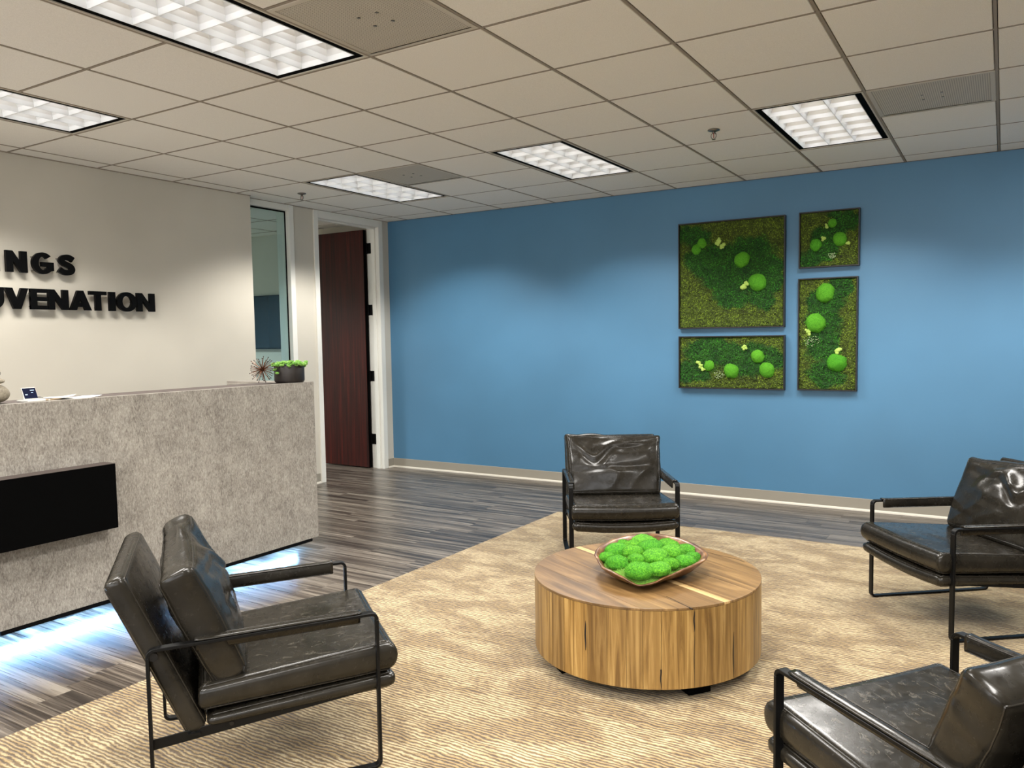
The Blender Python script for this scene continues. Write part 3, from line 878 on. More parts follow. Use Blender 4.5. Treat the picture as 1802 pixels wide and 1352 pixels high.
# ================================================================== moss art
def art(name, x0, x1, z0, z1, label, darks, balls, lichens, ferns, seed):
    t = empty(name, ((x0 + x1) / 2, YW, (z0 + z1) / 2)); tag(t, label, 'moss wall art', 'framed moss panels on the blue wall')
    W, H = (x1 - x0) / 2, (z1 - z0) / 2
    cx, cz = (x0 + x1) / 2, (z0 + z1) / 2
    D = .048; q = .010
    for (a, b_, c_, d_) in ((-W, W, H - q, H), (-W, W, -H, -H + q), (-W, -W + q, -H + q, H - q), (W - q, W, -H + q, H - q)):
        MB().box(a, b_, -D, -.001, c_, d_).build('frame_side', M['frame_art'], t, bevel=.001, seg=1)
    MB().box(-W + q, W - q, -.012, -.001, -H + q, H - q).build('backing', M['blackmatte'], t)
    step = .0065
    nx, nz = int((2 * W - 2 * q) / step), int((2 * H - 2 * q) / step)
    v = []; f = []; colr = []
    darkc = np.array((.004, .046, .002)); olive = np.array((.068, .104, .006)); mid = np.array((.030, .140, .005))
    def tint(x, z):
        wx = x + .06 * mnoise.noise(Vector((x * 6, z * 6, seed))) + .03 * mnoise.noise(Vector((x * 22, z * 22, seed))); wz = z + .06 * mnoise.noise(Vector((x * 6, z * 6, seed + 5))) + .03 * mnoise.noise(Vector((x * 22, z * 22, seed + 5)))
        k = 0
        for (ex, ez, ru, rv) in darks:
            d = ((wx - ex) / ru) ** 2 + ((wz - ez) / rv) ** 2
            k = max(k, min(1, max(0, (1.35 - d) * 1.9)))
        m_ = .5 + .5 * mnoise.noise(Vector((x * 11, z * 11, seed + 9)))
        dc = darkc * (1 - m_ * .6) + mid * m_ * .6
        oc = olive * (.55 + .8 * (.5 + .5 * mnoise.noise(Vector((x * 14, z * 14, seed + 3)))))
        return dc * k + oc * (1 - k), k
    def hgt(x, z):
        p = Vector((x * 28, z * 28, seed)); 
        return .018 + .009 * mnoise.noise(p) + .008 * mnoise.noise(p * 2.2) + .003 * mnoise.noise(p * 6)
    for i in range(nx + 1):
        for k in range(nz + 1):
            x = -W + q + (2 * W - 2 * q) * i / nx; z = -H + q + (2 * H - 2 * q) * k / nz
            h = hgt(x + cx, z + cz)
            if i in (0, nx) or k in (0, nz): h = .013
            v.append((x, -.012 - h, z)); c_, _ = tint(x + cx, z + cz); colr.append(c_ * .8)
    for i in range(nx):
        for k in range(nz):
            a = i * (nz + 1) + k; f.append((a, a + nz + 1, a + nz + 2, a + 1))
    # tufts of tiny curled strands
    rn2 = random.Random(seed * 7 + 1)
    ntuft = int(4 * W * H * 15000)
    for _ in range(ntuft):
        x = rn2.uniform(-W + q + .004, W - q - .004); z = rn2.uniform(-H + q + .004, H - q - .004)
        h = .010 + hgt(x + cx, z + cz); a = rn2.random() * 2 * PI; L = rn2.uniform(.008, .020); wd = .0024
        dx, dz = math.cos(a), math.sin(a); up = rn2.uniform(.003, .009)
        b0 = len(v)
        v += [(x - dz * wd, -h, z + dx * wd), (x + dz * wd, -h, z - dx * wd), (x + dx * L * .6 + dz * wd, -h - up, z + dz * L * .6 - dx * wd),
              (x + dx * L * .6 - dz * wd, -h - up, z + dz * L * .6 + dx * wd), (x + dx * L, -h - up * .8, z + dz * L)]
        f += [(b0, b0 + 1, b0 + 2, b0 + 3), (b0 + 3, b0 + 2, b0 + 4)]
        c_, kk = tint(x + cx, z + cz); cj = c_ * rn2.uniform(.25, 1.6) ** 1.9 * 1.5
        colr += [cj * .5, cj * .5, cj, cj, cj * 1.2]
    me = bpy.data.meshes.new('moss_bed'); me.from_pydata(v, [], f)
    ca = me.color_attributes.new('tint', 'FLOAT_COLOR', 'POINT')
    ca.data.foreach_set('color', np.concatenate([np.array(colr), np.ones((len(colr), 1))], 1).astype(np.float32).ravel())
    me.materials.append(M['moss_bed'])
    o = link('moss_bed', me, t); o['kind'] = 'stuff'
    for (bx, bz, br) in balls:
        o = moss_ball('moss_ball', br, br * .92, br * .55, M['moss_ball'], seed + bx * 9); o.parent = t
        o.location = (bx - cx, -.030, bz - cz); o.rotation_euler = (PI / 2, rn2.random() * 6, 0)
    for (lx, lz, lr) in lichens:
        lm = MB(); bmm = []
        for q_ in range(7):
            a = rn2.random() * 2 * PI; rr = rn2.random() * lr * .8; sr = rn2.uniform(.35, .6) * lr
            lm.lathe([(0, .0), (sr, .002), (sr * 1.0, .006), (sr * .7, .011), (0, .013)], (rr * math.cos(a), rr * math.sin(a), rn2.random() * .006), 9)
        o = lm.build('lichen_cluster', M['lichen'], t, smooth=True); o.rotation_euler = (PI / 2, 0, 0); o.location = (lx - cx, -.032, lz - cz)
    for (lx, lz, lr) in ferns:
        lm = MB()
        for q_ in range(46):
            a = rn2.random() * 2 * PI; rr = math.sqrt(rn2.random()) * lr; b_ = rn2.random() * 6
            x, y_ = rr * math.cos(a), rr * math.sin(a) * .7; L = .006
            lm.add([(x, y_, 0), (x + L * math.cos(b_), y_ + L * math.sin(b_), .004), (x + L * math.cos(b_ + 1.2), y_ + L * math.sin(b_ + 1.2), .003), (x + L * .8 * math.cos(b_ + 2.4), y_ + L * .8 * math.sin(b_ + 2.4), .002)], [(0, 1, 2, 3)])
        o = lm.build('fern_sprig', M['fern'], t); o.rotation_euler = (PI / 2, 0, 0); o.location = (lx - cx, -.042, lz - cz)
    return t

def moss_ball(name, rx, ry, rz_, mat, seed, tuft=True, dens=1.0):
    bm = bmesh.new(); bmesh.ops.create_icosphere(bm, subdivisions=4, radius=1)
    vs = []
    for v in bm.verts:
        p = v.co.copy()
        k = 1 + .10 * mnoise.noise(p * 1.6 + Vector((seed, seed, 0))) + .05 * mnoise.noise(p * 5 + Vector((seed, 0, 1))) + .05 * mnoise.noise(p * 12)
        v.co = Vector((p.x * rx * k, p.y * ry * k, p.z * rz_ * k))
    bmesh.ops.delete(bm, geom=[v for v in bm.verts if v.co.z < -rz_ * .6], context='VERTS')
    if tuft:
        rr = random.Random(int(seed * 100) & 0xffff)
        base = list(bm.faces); 
        for fc in base:
            for _ in range(2 if rr.random() < dens else 1):
                c_ = fc.calc_center_median(); nn = (fc.normal + Vector((rr.uniform(-.7, .7), rr.uniform(-.7, .7), rr.uniform(-.7, .7)))).normalized()
                L = rr.uniform(.04, .085) * (rx + rz_) / 2; tg = nn.orthogonal().normalized() * .0011
                a = bm.verts.new(c_ - tg); b_ = bm.verts.new(c_ + tg); d = bm.verts.new(c_ + nn * L); bm.faces.new((a, b_, d))
    me = bpy.data.meshes.new(name); bm.to_mesh(me); bm.free(); me.materials.append(mat)
    me.polygons.foreach_set('use_smooth', [True] * len(me.polygons))
    return link(name, me)

def zone(u, v, ru, rv, box_):   # crop coordinates to wall coordinates
    (u0, u1, v0, v1, x0, x1, z0, z1) = box_
    return (x0 + (u - u0) / (u1 - u0) * (x1 - x0), z1 - (v - v0) / (v1 - v0) * (z1 - z0), ru / (u1 - u0) * (x1 - x0), rv / (v1 - v0) * (z1 - z0))
bb = (90, 775, 172, 860, -2.464, -1.549, 1.480, 2.394)
art("moss_art", -2.464, -1.549, 1.480, 2.394, 'largest square framed moss panel on the blue wall, dark green band through olive moss',
    [zone(*z, bb) for z in ((190, 260, 115, 75), (330, 420, 200, 105), (560, 390, 140, 115), (400, 540, 170, 85), (450, 650, 110, 80), (640, 560, 120, 110), (640, 680, 90, 70), (700, 480, 70, 60))],
    [(-2.304, 2.165, .045), (-2.255, 2.214, .044), (-1.904, 2.053, .067), (-1.775, 1.857, .077)], [(-2.105, 2.215, .035), (-2.075, 2.185, .028), (-1.888, 1.82, .036), (-1.87, 1.85, .025)], [], 1)
bb = (862, 1252, 112, 480, -1.440, -.981, 1.950, 2.398)
art("moss_art", -1.440, -.981, 1.950, 2.398, 'small square framed moss panel at the upper right of the group',
    [zone(*z, bb) for z in ((1170, 190, 90, 85), (1060, 280, 120, 80), (930, 430, 65, 45), (1010, 380, 110, 65), (1100, 130, 60, 30))],
    [(-1.186, 2.296, .037), (-1.31, 2.132, .050), (-1.13, 2.167, .056)], [(-1.23, 2.276, .02), (-1.251, 2.18, .024), (-1.071, 2.13, .02)], [(-1.183, 2.04, .03)], 2)
bb = (852, 1243, 545, 1270, -1.443, -.988, .960, 1.868)
art("moss_art", -1.443, -.988, .960, 1.868, 'tall narrow framed moss panel at the lower right of the group',
    [zone(*z, bb) for z in ((1050, 700, 110, 100), (1110, 600, 90, 60), (1020, 830, 110, 120), (1020, 980, 115, 110), (1040, 1160, 110, 90), (960, 720, 60, 50))],
    [(-1.236, 1.748, .077), (-1.306, 1.506, .082), (-1.141, 1.188, .077)], [(-1.364, 1.44, .026), (-1.35, 1.42, .02), (-1.134, 1.285, .032)], [(-1.337, 1.364, .065)], 3)
bb = (90, 770, 920, 1255, -2.463, -1.546, .957, 1.414)
art("moss_art", -2.463, -1.546, .957, 1.414, 'wide low framed moss panel under the largest square one',
    [zone(*z, bb) for z in ((330, 1030, 220, 85), (560, 1070, 170, 100), (200, 1150, 110, 60), (650, 1060, 90, 60))],
    [(-2.19, 1.157, .049), (-1.995, 1.112, .066), (-1.771, 1.238, .058), (-1.692, 1.124, .067)], [(-2.285, 1.185, .02), (-2.26, 1.157, .024), (-2.24, 1.13, .022), (-1.879, 1.314, .024)], [(-2.1, 1.084, .05)], 4)

# ================================================================== rug
rg = MB().box(RX0, RX1, RY0, RY1, .0006, .010).build('area_rug', M['rug'], bevel=.003)
tag(rg, 'large beige and tan area rug with fine wavy ribs under the chairs', 'rug')
RZ = .0102

# ================================================================== coffee table
TX, TY, TR, TZ0, TZ1 = -1.337, 3.182, .493, .070, .388
tb = empty('coffee_table', (TX, TY, RZ)); tag(tb, 'round drum coffee table of honey-coloured wood staves on the rug', 'coffee table')
angs = [-135, -118.2, -108.8, -95, -85, -76, -68.5, -60.5, -45.2, -38.8, -28.5, -21.8, -6.8]
a = -6.8
rn = random.Random(3)
while a < 225 - 24:
    a += rn.choice((9, 11, 13, 15)); angs.append(a)
angs = sorted(set(angs)); angs.append(angs[0] + 360)
TH = .008   # thickness of the top's rim is the staves' own end grain
for k, (a0, a1) in enumerate(zip(angs, angs[1:])):
    if a1 - a0 < .5: continue
    nseg = max(2, int((a1 - a0) / 2.5))
    gap = .06
    ar = [math.radians(a0 + gap + (a1 - a0 - 2 * gap) * q / nseg) for q in range(nseg + 1)]
    ro = TR - .0002 + rn.uniform(-.0003, .0003)
    outer = [(ro * math.cos(t), ro * math.sin(t)) for t in ar]; inner = [((TR - .04) * math.cos(t), (TR - .04) * math.sin(t)) for t in ar[::-1]]
    MB().prism(outer + inner, TZ0 - RZ, TZ1 - RZ - .0105, lambda u, v, w_: (u, v, w_)).build('stave', M['stave'], tb)
# top boards: chords across the circle, running along the grain direction
th = math.atan2(-.414, .847)
bounds = [-TR, -.34, -.179, -.028, 0.004, .165, .33, TR]
for k, (b0, b1) in enumerate(zip(bounds, bounds[1:])):
    b0g, b1g = b0 + .0003, b1 - .0003
    pts = []
    N = 40
    ang0 = math.asin(max(-1, min(1, b0g / TR))); ang1 = math.asin(max(-1, min(1, b1g / TR)))
    right = [(TR * math.cos(ang0 + (ang1 - ang0) * q / N), TR * math.sin(ang0 + (ang1 - ang0) * q / N)) for q in range(N + 1)]
    left = [(-x, y_) for x, y_ in right[::-1]]
    poly = right + left
    if k == 0: poly = right + left[:-1]
    if k == len(bounds) - 2: poly = right + left[1:]
    o = MB().prism(poly, -.010, 0, lambda u, v, w_: (u, v, w_)).build('top_board', M['topstrip'] if k == 3 else M['top'], tb, bevel=.0008, seg=1)
    o.location = (0, 0, TZ1 - RZ); o.rotation_euler = (0, 0, th)
    if k == 3: o['label'] = 'narrow pale sapwood strip'
# drying checks: thin dark splits
def split_side(a, z0, z1, wd):
    mb = MB(); N = 8; v = []
    for q in range(N + 1):
        t = q / N; z = z0 + (z1 - z0) * t; wq = wd * math.sin(PI * min(1, max(0.02, t))) ** .6 if wd > 0 else -wd * (t ** .5 if z1 > z0 else 1)
        aa = math.radians(a) + .0022 * math.sin(q * 1.1)
        for s, rr in ((-1, TR + .0006), (1, TR + .0006), (1, TR - .004), (-1, TR - .004)):
            v.append((rr * math.cos(aa + s * wq / TR / 2), rr * math.sin(aa + s * wq / TR / 2), z - RZ))
    f = []
    for q in range(N):
        for e in range(4): f.append((q * 4 + e, q * 4 + (e + 1) % 4, q * 4 + 4 + (e + 1) % 4, q * 4 + 4 + e))
    f += [(0, 1, 2, 3), (N * 4, N * 4 + 1, N * 4 + 2, N * 4 + 3)]
    mb.add(v, f).build('drying_crack', M['crack'], tb)
split_side(-95.8, .19, .31, .007); split_side(-60.7, .071, .150, -.006); split_side(-45.4, .29, .378, .006); split_side(-45.4, .075, .30, .0022); split_side(-23.5, .072, .26, .006)
def split_top(pts, wd):
    mb = MB(); v = []; n_ = len(pts)
    for q, p in enumerate(pts):
        t = np.array(pts[min(q + 1, n_ - 1)]) - np.array(pts[max(q - 1, 0)]); t = t / np.linalg.norm(t); nn = np.array((-t[1], t[0])) * wd * (.2 + .8 * q / (n_ - 1)) / 2
        for s in (-1, 1): v.append((p[0] + nn[0] * s - TX, p[1] + nn[1] * s - TY, TZ1 - RZ + .0005))
        for s in (1, -1): v.append((p[0] + nn[0] * s - TX, p[1] + nn[1] * s - TY, TZ1 - RZ - .003))
    f = []
    for q in range(n_ - 1):
        for e in range(4): f.append((q * 4 + e, q * 4 + (e + 1) % 4, q * 4 + 4 + (e + 1) % 4, q * 4 + 4 + e))
    mb.add(v, f).build('drying_crack', M['crack'], tb)
split_top([(-1.130, 2.897), (-1.09, 2.872), (-1.03, 2.832), (-.990, 2.8085)], .0045)
split_top([(-1.22, 3.60), (-1.12, 3.565), (-1.03, 3.54), (-.99, 3.51)], .004)
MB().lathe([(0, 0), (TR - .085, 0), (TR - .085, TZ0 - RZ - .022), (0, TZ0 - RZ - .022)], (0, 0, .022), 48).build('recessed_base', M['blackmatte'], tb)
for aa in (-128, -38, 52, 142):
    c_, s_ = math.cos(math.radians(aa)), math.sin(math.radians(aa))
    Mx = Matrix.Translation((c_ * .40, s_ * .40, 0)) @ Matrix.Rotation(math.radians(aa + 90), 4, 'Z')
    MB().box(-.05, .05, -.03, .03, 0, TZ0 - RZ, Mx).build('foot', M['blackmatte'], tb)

# ================================================================== bowl
bw = empty('wooden_bowl', (-1.315, 3.10, TZ1)); tag(bw, 'free-form teak root bowl with upturned corners on the coffee table', 'bowl')
rim = [(-1.494, 3.007, .465), (-1.430, 2.925, .458), (-1.345, 2.880, .452), (-1.290, 2.868, .438), (-1.235, 2.868, .424), (-1.190, 2.905, .428), (-1.150, 2.99, .442),
       (-1.100, 3.085, .458), (-1.062, 3.170, .474), (-1.080, 3.26, .478), (-1.16, 3.36, .480), (-1.27, 3.44, .482), (-1.40, 3.455, .485), (-1.49, 3.38, .486), (-1.535, 3.27, .485), (-1.545, 3.14, .478), (-1.525, 3.05, .470)]
rimc = catmull([(p[0] + 1.315, p[1] - 3.10) for p in rim] + [(rim[0][0] + 1.315, rim[0][1] - 3.10)], 5)[:-1]
rz_ = catmull([(p[2] - TZ1, 0) for p in rim] + [(rim[0][2] - TZ1, 0)], 5)[:-1]
N = len(rimc); layers = []
def ringpts(s, zf, off=0):
    out = []
    for (x, y_), (z, _) in zip(rimc, rz_):
        rr = math.hypot(x, y_); q = (rr + off) / rr * s
        bx, by = x * q, y_ * q
        out.append((bx, by, zf(z)))
    return out
outs = [ringpts(.42, lambda z: 0.0), ringpts(.56, lambda z: .004), ringpts(.74, lambda z: z * .30), ringpts(.90, lambda z: z * .66), ringpts(.985, lambda z: z * .93), ringpts(1.0, lambda z: z * 1.0), ringpts(.965, lambda z: z * 1.03),
        ringpts(.925, lambda z: z * 1.0), ringpts(.87, lambda z: z * .80), ringpts(.80, lambda z: z * .52 + .004), ringpts(.60, lambda z: .018), ringpts(.3, lambda z: .014)]
v = [p for R in outs for p in R]; f = []
rn3 = random.Random(4)
v = [(p[0] + .004 * mnoise.noise(Vector(p) * 25), p[1] + .004 * mnoise.noise(Vector(p) * 25 + Vector((5, 0, 0))), p[2] + (.002 * mnoise.noise(Vector(p) * 40) if p[2] > .006 else 0)) for p in v]
for L in range(len(outs) - 1):
    for k in range(N): f.append((L * N + k, L * N + (k + 1) % N, (L + 1) * N + (k + 1) % N, (L + 1) * N + k))
f.append(tuple(range(N))[::-1]); f.append(tuple((len(outs) - 1) * N + k for k in range(N)))
MB().add(v, f).build('bowl_body', M['bowl'], bw, smooth=True)
# moss litter filling the bowl
fl = []; ff = []
C_ = (0, 0, .076); R1 = ringpts(.86, lambda z: z * .60); R2 = ringpts(.55, lambda z: .070)
fl = [C_] + R2 + R1
for k in range(N):
    ff += [(0, 1 + k, 1 + (k + 1) % N), (1 + k, 1 + N + k, 1 + N + (k + 1) % N, 1 + (k + 1) % N)]
fill = MB().add(fl, ff)
rn4 = random.Random(8)
for _ in range(2600):
    k = rn4.randrange(N); t = rn4.uniform(.3, .97); x, y_ = rimc[k]; x *= .86 * t; y_ *= .86 * t; z = .074 - .022 * t * t + rn4.uniform(0, .008)
    a = rn4.random() * 6.28; L = rn4.uniform(.005, .012)
    fill.add([(x, y_, z), (x + .0022 * math.sin(a), y_ - .0022 * math.cos(a), z), (x + L * math.cos(a), y_ + L * math.sin(a), z + rn4.uniform(.002, .010))], [(0, 1, 2)])
fo = MB(); fo.v = [(p[0] - 1.315, p[1] + 3.10, p[2] + TZ1) for p in fill.v]; fo.f = fill.f
fo = fo.build('moss_litter', moss('shaggy_moss', (0.03, .12, .01), (.09, .28, .02), (.30, .48, .08), 240))
tag(fo, 'shaggy green moss litter filling the wooden bowl under the mounds', 'moss', kind='stuff')
MO = [(-1.499, 3.288, .037, 'moss mound at the back left rim of the bowl'), (-1.432, 3.383, .058, 'broad moss mound at the back centre of the bowl'), (-1.322, 3.404, .042, 'moss mound at the back right rim of the bowl'),
      (-1.432, 3.262, .036, 'small moss mound behind the left-hand one in the bowl'), (-1.383, 3.311, .050, 'wide moss mound just in front of the back centre one'), (-1.285, 3.329, .043, 'moss mound in the right half of the bowl, second row from the back'),
      (-1.205, 3.315, .041, 'moss mound near the far right rim of the bowl'), (-1.458, 3.145, .046, 'vivid moss mound at the left rim of the bowl'), (-1.328, 3.223, .053, 'big yellow-green moss mound in the very centre of the bowl'),
      (-1.378, 3.140, .040, 'low moss mound left of the centre of the bowl'), (-1.225, 3.220, .047, 'moss mound right of the centre of the bowl'), (-1.390, 3.000, .040, 'moss mound above the front left rim of the bowl'),
      (-1.325, 3.055, .031, 'small moss mound between the front and centre ones'), (-1.262, 3.110, .050, 'big round moss mound in front of the centre of the bowl'), (-1.185, 3.085, .032, 'small moss mound near the front right rim of the bowl'),
      (-1.140, 3.155, .038, 'moss mound against the right tip of the bowl'), (-1.140, 3.235, .032, 'small moss mound behind the right tip of the bowl'), (-1.270, 2.955, .049, 'largest front moss mound above the dipped lip of the bowl'),
      (-1.205, 3.005, .040, 'front right moss mound above the lip of the bowl'), (-1.465, 3.060, .030, 'tiny moss mound tucked at the left corner of the bowl')]
for k, (x, y_, r, lb) in enumerate(MO):
    d = math.hypot(x + 1.32, y_ - 3.16) / .25
    z = .476 - .030 * d * d
    o = moss_ball('moss_mound', r * 1.26, r * 1.2, r * .78, M['moss_bright'], 20 + k * 1.7, dens=1.0)
    o.location = (x, y_, z); o.rotation_euler = (0, 0, k * 1.1)
    tag(o, 'green ' + lb, 'moss mound', 'moss mounds in the wooden bowl')

# ================================================================== lounge chairs
def flat_bar(path, width, th):
    """path in (y, z); flat bar of thickness th in that plane, width in x"""
    P = [np.array(p, float) for p in path]; L = []; Rr = []
    for i, p in enumerate(P):
        if i == 0: t = P[1] - P[0]
        elif i == len(P) - 1: t = P[-1] - P[-2]
        else:
            a = P[i] - P[i - 1]; b_ = P[i + 1] - P[i]; t = a / np.linalg.norm(a) + b_ / np.linalg.norm(b_)
        t = t / np.linalg.norm(t); nn = np.array((-t[1], t[0])) * th / 2
        L.append(p + nn); Rr.append(p - nn)
    mb = MB(); n_ = len(P); v = []; f = []
    for i in range(n_):
        for s, q in ((-1, L[i]), (1, L[i]), (1, Rr[i]), (-1, Rr[i])): v.append((s * width / 2, q[0], q[1]))
    for i in range(n_ - 1):
        for e in range(4): f.append((i * 4 + e, i * 4 + (e + 1) % 4, i * 4 + 4 + (e + 1) % 4, i * 4 + 4 + e))
    f += [(0, 1, 2, 3), ((n_ - 1) * 4 + 3, (n_ - 1) * 4 + 2, (n_ - 1) * 4 + 1, (n_ - 1) * 4)]
    return mb.add(v, f)

def cushion(name, half, r, bulge, place, parent, mat, seed, fold=.004, seams=True, N=30, ears=0.0, extra=None):
    """boxed cushion. half=(a,b,c): c is the thickness half. place(x,y,z)->chair-local"""
    a, b_, c_ = half
    def g1(t): return math.copysign(1 - max(0.0, 1 - abs(t)) ** 1.5, t)
    def S(u, v, w_):
        p = Vector((u * a, v * b_, w_ * c_))
        q = Vector((max(-a + r, min(a - r, p.x)), max(-b_ + r, min(b_ - r, p.y)), max(-c_ + r * .999, min(c_ - r * .999, p.z))))
        d = p - q
        nrm = d.normalized() if d.length > 1e-9 else Vector((0, 0, 0))
        p = q + nrm * r if d.length > 1e-9 else p
        eu, ev, ew = 1 - u ** 4, 1 - v ** 4, 1 - abs(w_) ** 3
        # pillow bulge
        p.z += (w_ / max(1e-6, 1)) * bulge * (1 - u * u) * (1 - v * v)
        p.x += u * .010 * ew * (1 if abs(u) > .9 else abs(u) / .9)
        p.y += v * .010 * ew * (1 if abs(v) > .9 else abs(v) / .9)
        if ears:
            k = max(0, abs(u) - .72) / .28 * max(0, v - .70) / .30
            p.x += math.copysign(ears, u) * k; p.y += ears * 1.3 * k
        # creases: broad slanting folds and gathers along the edges
        s = seed * 3.1
        fold1 = mnoise.noise(Vector((p.x * 3.2 + p.y * 2 + s, p.y * 9 - p.x * 2.5, p.z * 4 + s)))
        ridge = (1 - abs(mnoise.noise(Vector((p.x * 4 + s, p.y * 7 + p.x * 3, s + p.z * 3))) * 2)) ** 3
        gath = mnoise.noise(Vector((p.x * 22 + s, p.y * 22, p.z * 8))) * max(0, max(abs(u), abs(v)) - .6) / .4
        disp = fold * (fold1 * 1.0 + ridge * .7 - .3) + fold * .20 * gath
        if extra: disp += extra(u, v, w_)
        p.z += (disp if w_ > 0 else -disp) * min(1, abs(w_) * 1.0) * (.25 + .75 * eu * ev)
        if abs(u) > .8: p.x += math.copysign(disp * .5 * ew, u)
        if abs(v) > .8: p.y += math.copysign(disp * .5 * ew, v)
        return Vector(place(p.x, p.y, p.z))
    bm = bmesh.new(); cache = {}
    def V(u, v, w_):
        k = (round(u, 5), round(v, 5), round(w_, 5))
        if k not in cache: cache[k] = bm.verts.new(S(u, v, w_))
        return cache[k]
    gs = [g1(-1 + 2 * i / N) for i in range(N + 1)]; NW = 8; gw = [g1(-1 + 2 * i / NW) for i in range(NW + 1)]
    for w_ in (-1, 1):
        for i in range(N):
            for k in range(N):
                q = [V(gs[i], gs[k], w_), V(gs[i + 1], gs[k], w_), V(gs[i + 1], gs[k + 1], w_), V(gs[i], gs[k + 1], w_)]
                bm.faces.new(q if w_ > 0 else q[::-1])
    for i in range(N):
        for k in range(NW):
            for s in (-1, 1):
                q = [V(gs[i], s, gw[k]), V(gs[i + 1], s, gw[k]), V(gs[i + 1], s, gw[k + 1]), V(gs[i], s, gw[k + 1])]
                bm.faces.new(q if s < 0 else q[::-1])
                q = [V(s, gs[i], gw[k]), V(s, gs[i + 1], gw[k]), V(s, gs[i + 1], gw[k + 1]), V(s, gs[i], gw[k + 1])]
                bm.faces.new(q if s > 0 else q[::-1])
    me = bpy.data.meshes.new(name); bm.to_mesh(me); bm.free(); me.materials.append(mat)
    me.polygons.foreach_set('use_smooth', [True] * len(me.polygons))
    o = link(name, me, parent)
    if seams:
        for w_ in ((1, -1) if seams == 2 else (1,)):
            path = [(g, -1) for g in gs] + [(1, g) for g in gs[1:]] + [(g, 1) for g in gs[::-1][1:]] + [(-1, g) for g in gs[::-1][1:]]
            pts = [S(u, v, w_) for u, v in path]
            MB().tube(pts, .0030, 6, cap=False).build('seam', M['seam'], o, smooth=True)
    return o

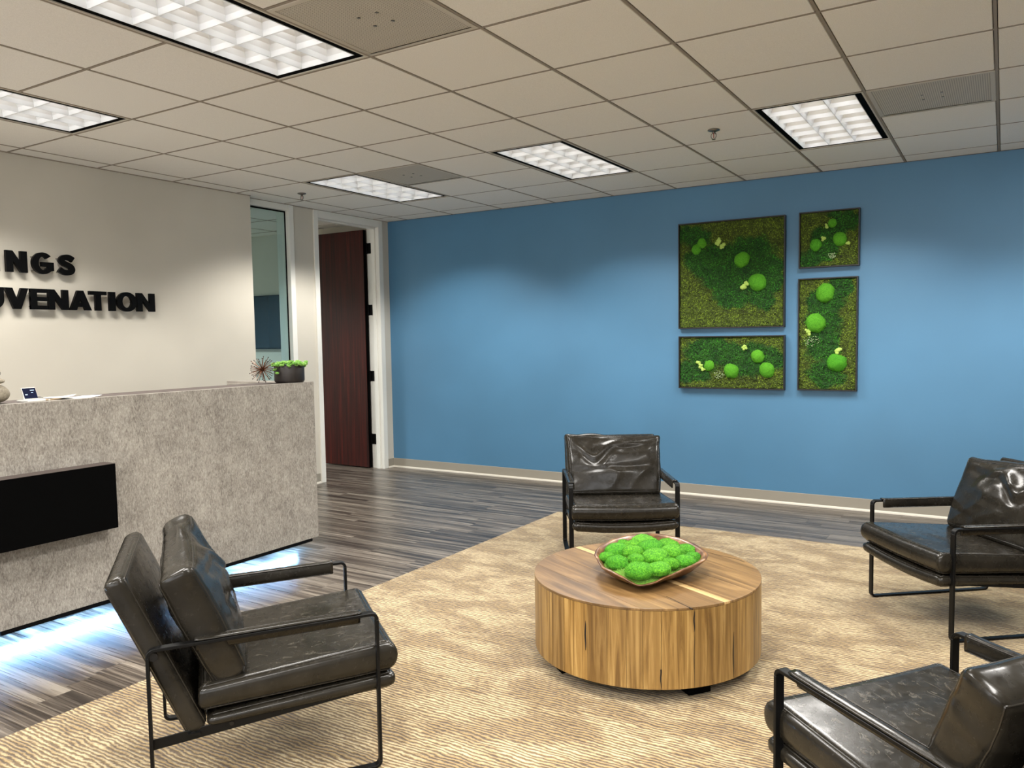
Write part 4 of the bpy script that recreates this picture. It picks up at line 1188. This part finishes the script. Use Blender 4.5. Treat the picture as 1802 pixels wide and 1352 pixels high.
CH = dict(W=.671, D=.69, hf=.531, hr=.518)
def chair(cx, cy, rz, label, seed, sag):
    t = empty('lounge_chair', (cx, cy, RZ), rz); tag(t, label, 'chair', 'leather lounge chairs around the coffee table')
    W2 = CH['W'] / 2 - .014; F, B = CH['D'] / 2, -CH['D'] / 2; hf, hr = CH['hf'] - .010, CH['hr'] - .010
    th = .010; cr = .020
    for s in (-1, 1):
        x = s * W2
        def bar(name, path):
            o = flat_bar(path, .028, th).build(name, M['metal_black'], t, bevel=.0012, seg=1); o.location = (x, 0, 0); return o
        def corner(cy_, cz, a0, a1, n_=6): return [(cy_ + cr * math.cos(math.radians(a0 + (a1 - a0) * k / n_)), cz + cr * math.sin(math.radians(a0 + (a1 - a0) * k / n_))) for k in range(n_ + 1)]
        f_, b_ = F - th / 2, B + th / 2
        bar('leg', [(f_, th / 2 + cr), (f_, hf - cr)])
        bar('leg', [(b_, th / 2 + cr), (b_, hr - cr)])
        bar('arm_rail', [(f_, hf - cr)] + corner(f_ - cr, hf - cr, 0, 90)[1:] + corner(b_ + cr, hr - cr, 90, 180))
        bar('floor_runner', [(f_, th / 2 + cr)] + corner(f_ - cr, th / 2 + cr, 0, -90)[1:] + corner(b_ + cr, th / 2 + cr, -90, -180))
        # slanting side rail carrying the seat
        xr = s * (W2 - .012)
        o = MB().prism([(b_ + .004, .196), (b_ + .004, .228), (f_ - .004, .296), (f_ - .004, .262)], xr - .003, xr + .003, lambda u, v, w_: (w_, u, v)).build('seat_rail', M['metal_black'], t, bevel=.001, seg=1)
        for (yy, zz) in ((F - .03, .276), (-.115, .236), (-.225, .226)):
            q = MB().tube([(xr + s * .0028, yy, zz), (xr + s * .006, yy, zz)], .0065, 12).build('bolt', M['bolt'], o, smooth=False)
        MB().tube([(s * (W2 - .034), B + .020, hr - .022), (s * (W2 + .004), B + .020, hr - .022)], .013, 16).build('pivot_bolt', M['bolt'], t)
        # leather arm sleeve: stitched strip lying on the rail and folding down its inner side
        prof = [(W2 + .011, .0062), (W2 + .012, .0095), (W2 + .004, .0125), (W2 - .012, .0130), (W2 - .0205, .0105), (W2 - .0235, .004), (W2 - .0240, -.016), (W2 - .0235, -.031),
                (W2 - .0205, -.034), (W2 - .0175, -.031), (W2 - .0170, -.010), (W2 - .0165, .0050), (W2 - .010, .0060)]
        NY = 40; vv = []; ff = []; npf = len(prof)
        for q in range(NY + 1):
            yy = .290 - .500 * q / NY
            zc = hf + (hr - hf) * (F - yy) / CH['D'] + .0002
            for e, (px, pz) in enumerate(prof):
                wb = .0016 * mnoise.noise(Vector((yy * 9, e * .4, seed + s))) if (e >= 3 and e <= 8) else .0008 * mnoise.noise(Vector((yy * 30, e, seed)))
                flare = .0016 * (math.exp(-(q / 1.2) ** 2) + math.exp(-((NY - q) / 1.2) ** 2)) * (1 if pz > 0 else 0)
                vv.append((s * (px - wb), yy, zc + pz + (abs(wb) * .6 if pz > .006 else wb) + flare))
        for q in range(NY):
            for e in range(npf): ff.append((q * npf + e, q * npf + (e + 1) % npf, (q + 1) * npf + (e + 1) % npf, (q + 1) * npf + e))
        ff += [tuple(range(npf)), tuple(NY * npf + e for e in range(npf))[::-1]]
        sl = MB().add(vv, ff).build('arm_sleeve', M['leather'], t, smooth=True)
        sp = [(s * (W2 - .0225), .288 - .496 * q / 30, hf + (hr - hf) * (F - (.288 - .496 * q / 30)) / CH['D'] + .0108) for q in range(31)]
        MB().tube(sp, .0019, 6).build('seam', M['seam'], sl, smooth=True)
        sp = [(p[0] - s * .0005, p[1], p[2] - .0440) for p in sp]
        MB().tube(sp, .0017, 6).build('seam', M['seam'], sl, smooth=True)
    MB().box(-W2, W2, -.24, -.205, .222, .230).build('cross_bar', M['metal_black'], t)
    # back panel : slanted slab
    tn = Vector((0, -.200, .470)).normalized()       # upward along the slab
    nn = Vector((0, tn.z, -tn.y))                     # towards the sitter
    cb = Vector((0, -.318, .476))
    cushion('back_panel', (.304, .262, .033), .014, .004, lambda x, y_, z: cb + Vector((x, 0, 0)) + tn * y_ + nn * z, t, M['leather'], seed + 1, .002, 2, 22)
    # lower sling pad
    def ps(x, y_, z):
        yy = .108 + y_; k = (yy + .18) / .57
        zc = .252 + .030 * k - .016 * (1 - (x / .31) ** 2) * (max(0.0, k) ** 1.5)
        return (x, yy, zc + z * (.75 + .35 * k))
    cushion('seat_sling', (.308, .284, .028), .022, .002, ps, t, M['leather'], seed + 2, .0025, 1, 24)
    # seat cushion
    def pc(x, y_, z):
        yy = .092 + y_; k = (yy + .20) / .58
        zc = .329 + .036 * k - .006 * (1 - (x / .31) ** 2)
        if yy > .30: yy += .018 * (1 - (z / .05) ** 2)
        return (x, yy, zc + z * (.82 + .24 * k))
    cushion('seat_cushion', (.312, .290, .047), .014, .008, pc, t, M['leather_seat'], seed + 3, .0028, 2, 32)
    # loose back cushion
    tb_ = Vector((0, -.142, .335)).normalized(); nb = Vector((0, tb_.z, -tb_.y)); cc_ = Vector((0, -.184, .548))
    def crease(u):
        uu = u * (1 if sag > 0 else -1)
        return .86 - .62 * math.exp(-((uu - .45) / .30) ** 2) - .22 * max(0, .5 - abs(uu + .25)) 
    def dent(u, v, w_):
        if w_ <= 0: return 0
        d = v - crease(u)
        e = -.055 * max(0, d) ** 1.1 * (1 - u ** 6)
        e += .009 * math.exp(-(d / .12) ** 2) * (1 - u ** 4)
        e -= .007 * math.exp(-((d + .24) / .11) ** 2) * (1 - u ** 4)
        e -= .007 * math.exp(-((v + .15 + .22 * u * sag) / .10) ** 2) * (1 - u * u)
        return e
    def pb(x, y_, z):
        v_ = y_ / .198
        k = 1.0 - .06 * max(0, v_) ** 2 - .10 * max(0, -v_)
        xx = x * (1 - .05 * max(0, -v_ - .5) + .02 * v_)
        up = abs(sag) * (.020 * (x / .3) * (1 if sag > 0 else -1) + .006) * max(0, v_)
        return cc_ + Vector((xx, 0, 0)) + tb_ * (y_ + up) + nb * (z * k)
    cushion('back_cushion', (.300, .190, .060), .020, .034, pb, t, M['leather'], seed + 4, .011, 2, 50, ears=.008, extra=dent)
    return t
chair(-2.206, 1.811, -.6387, 'dark leather lounge chair in the left foreground, seen from behind its side', 1.0, -1)
chair(-2.119, 4.580, 3.7006, 'dark leather lounge chair behind the coffee table, facing the camera', 5.3, .5)
chair(-.114, 4.434, 2.2523, 'dark leather lounge chair at the right edge, in front of the blue wall', 9.1, -1)
chair(-.032, 2.143, .9142, 'dark leather lounge chair in the bottom right corner, nearest the camera', 13.7, 1)
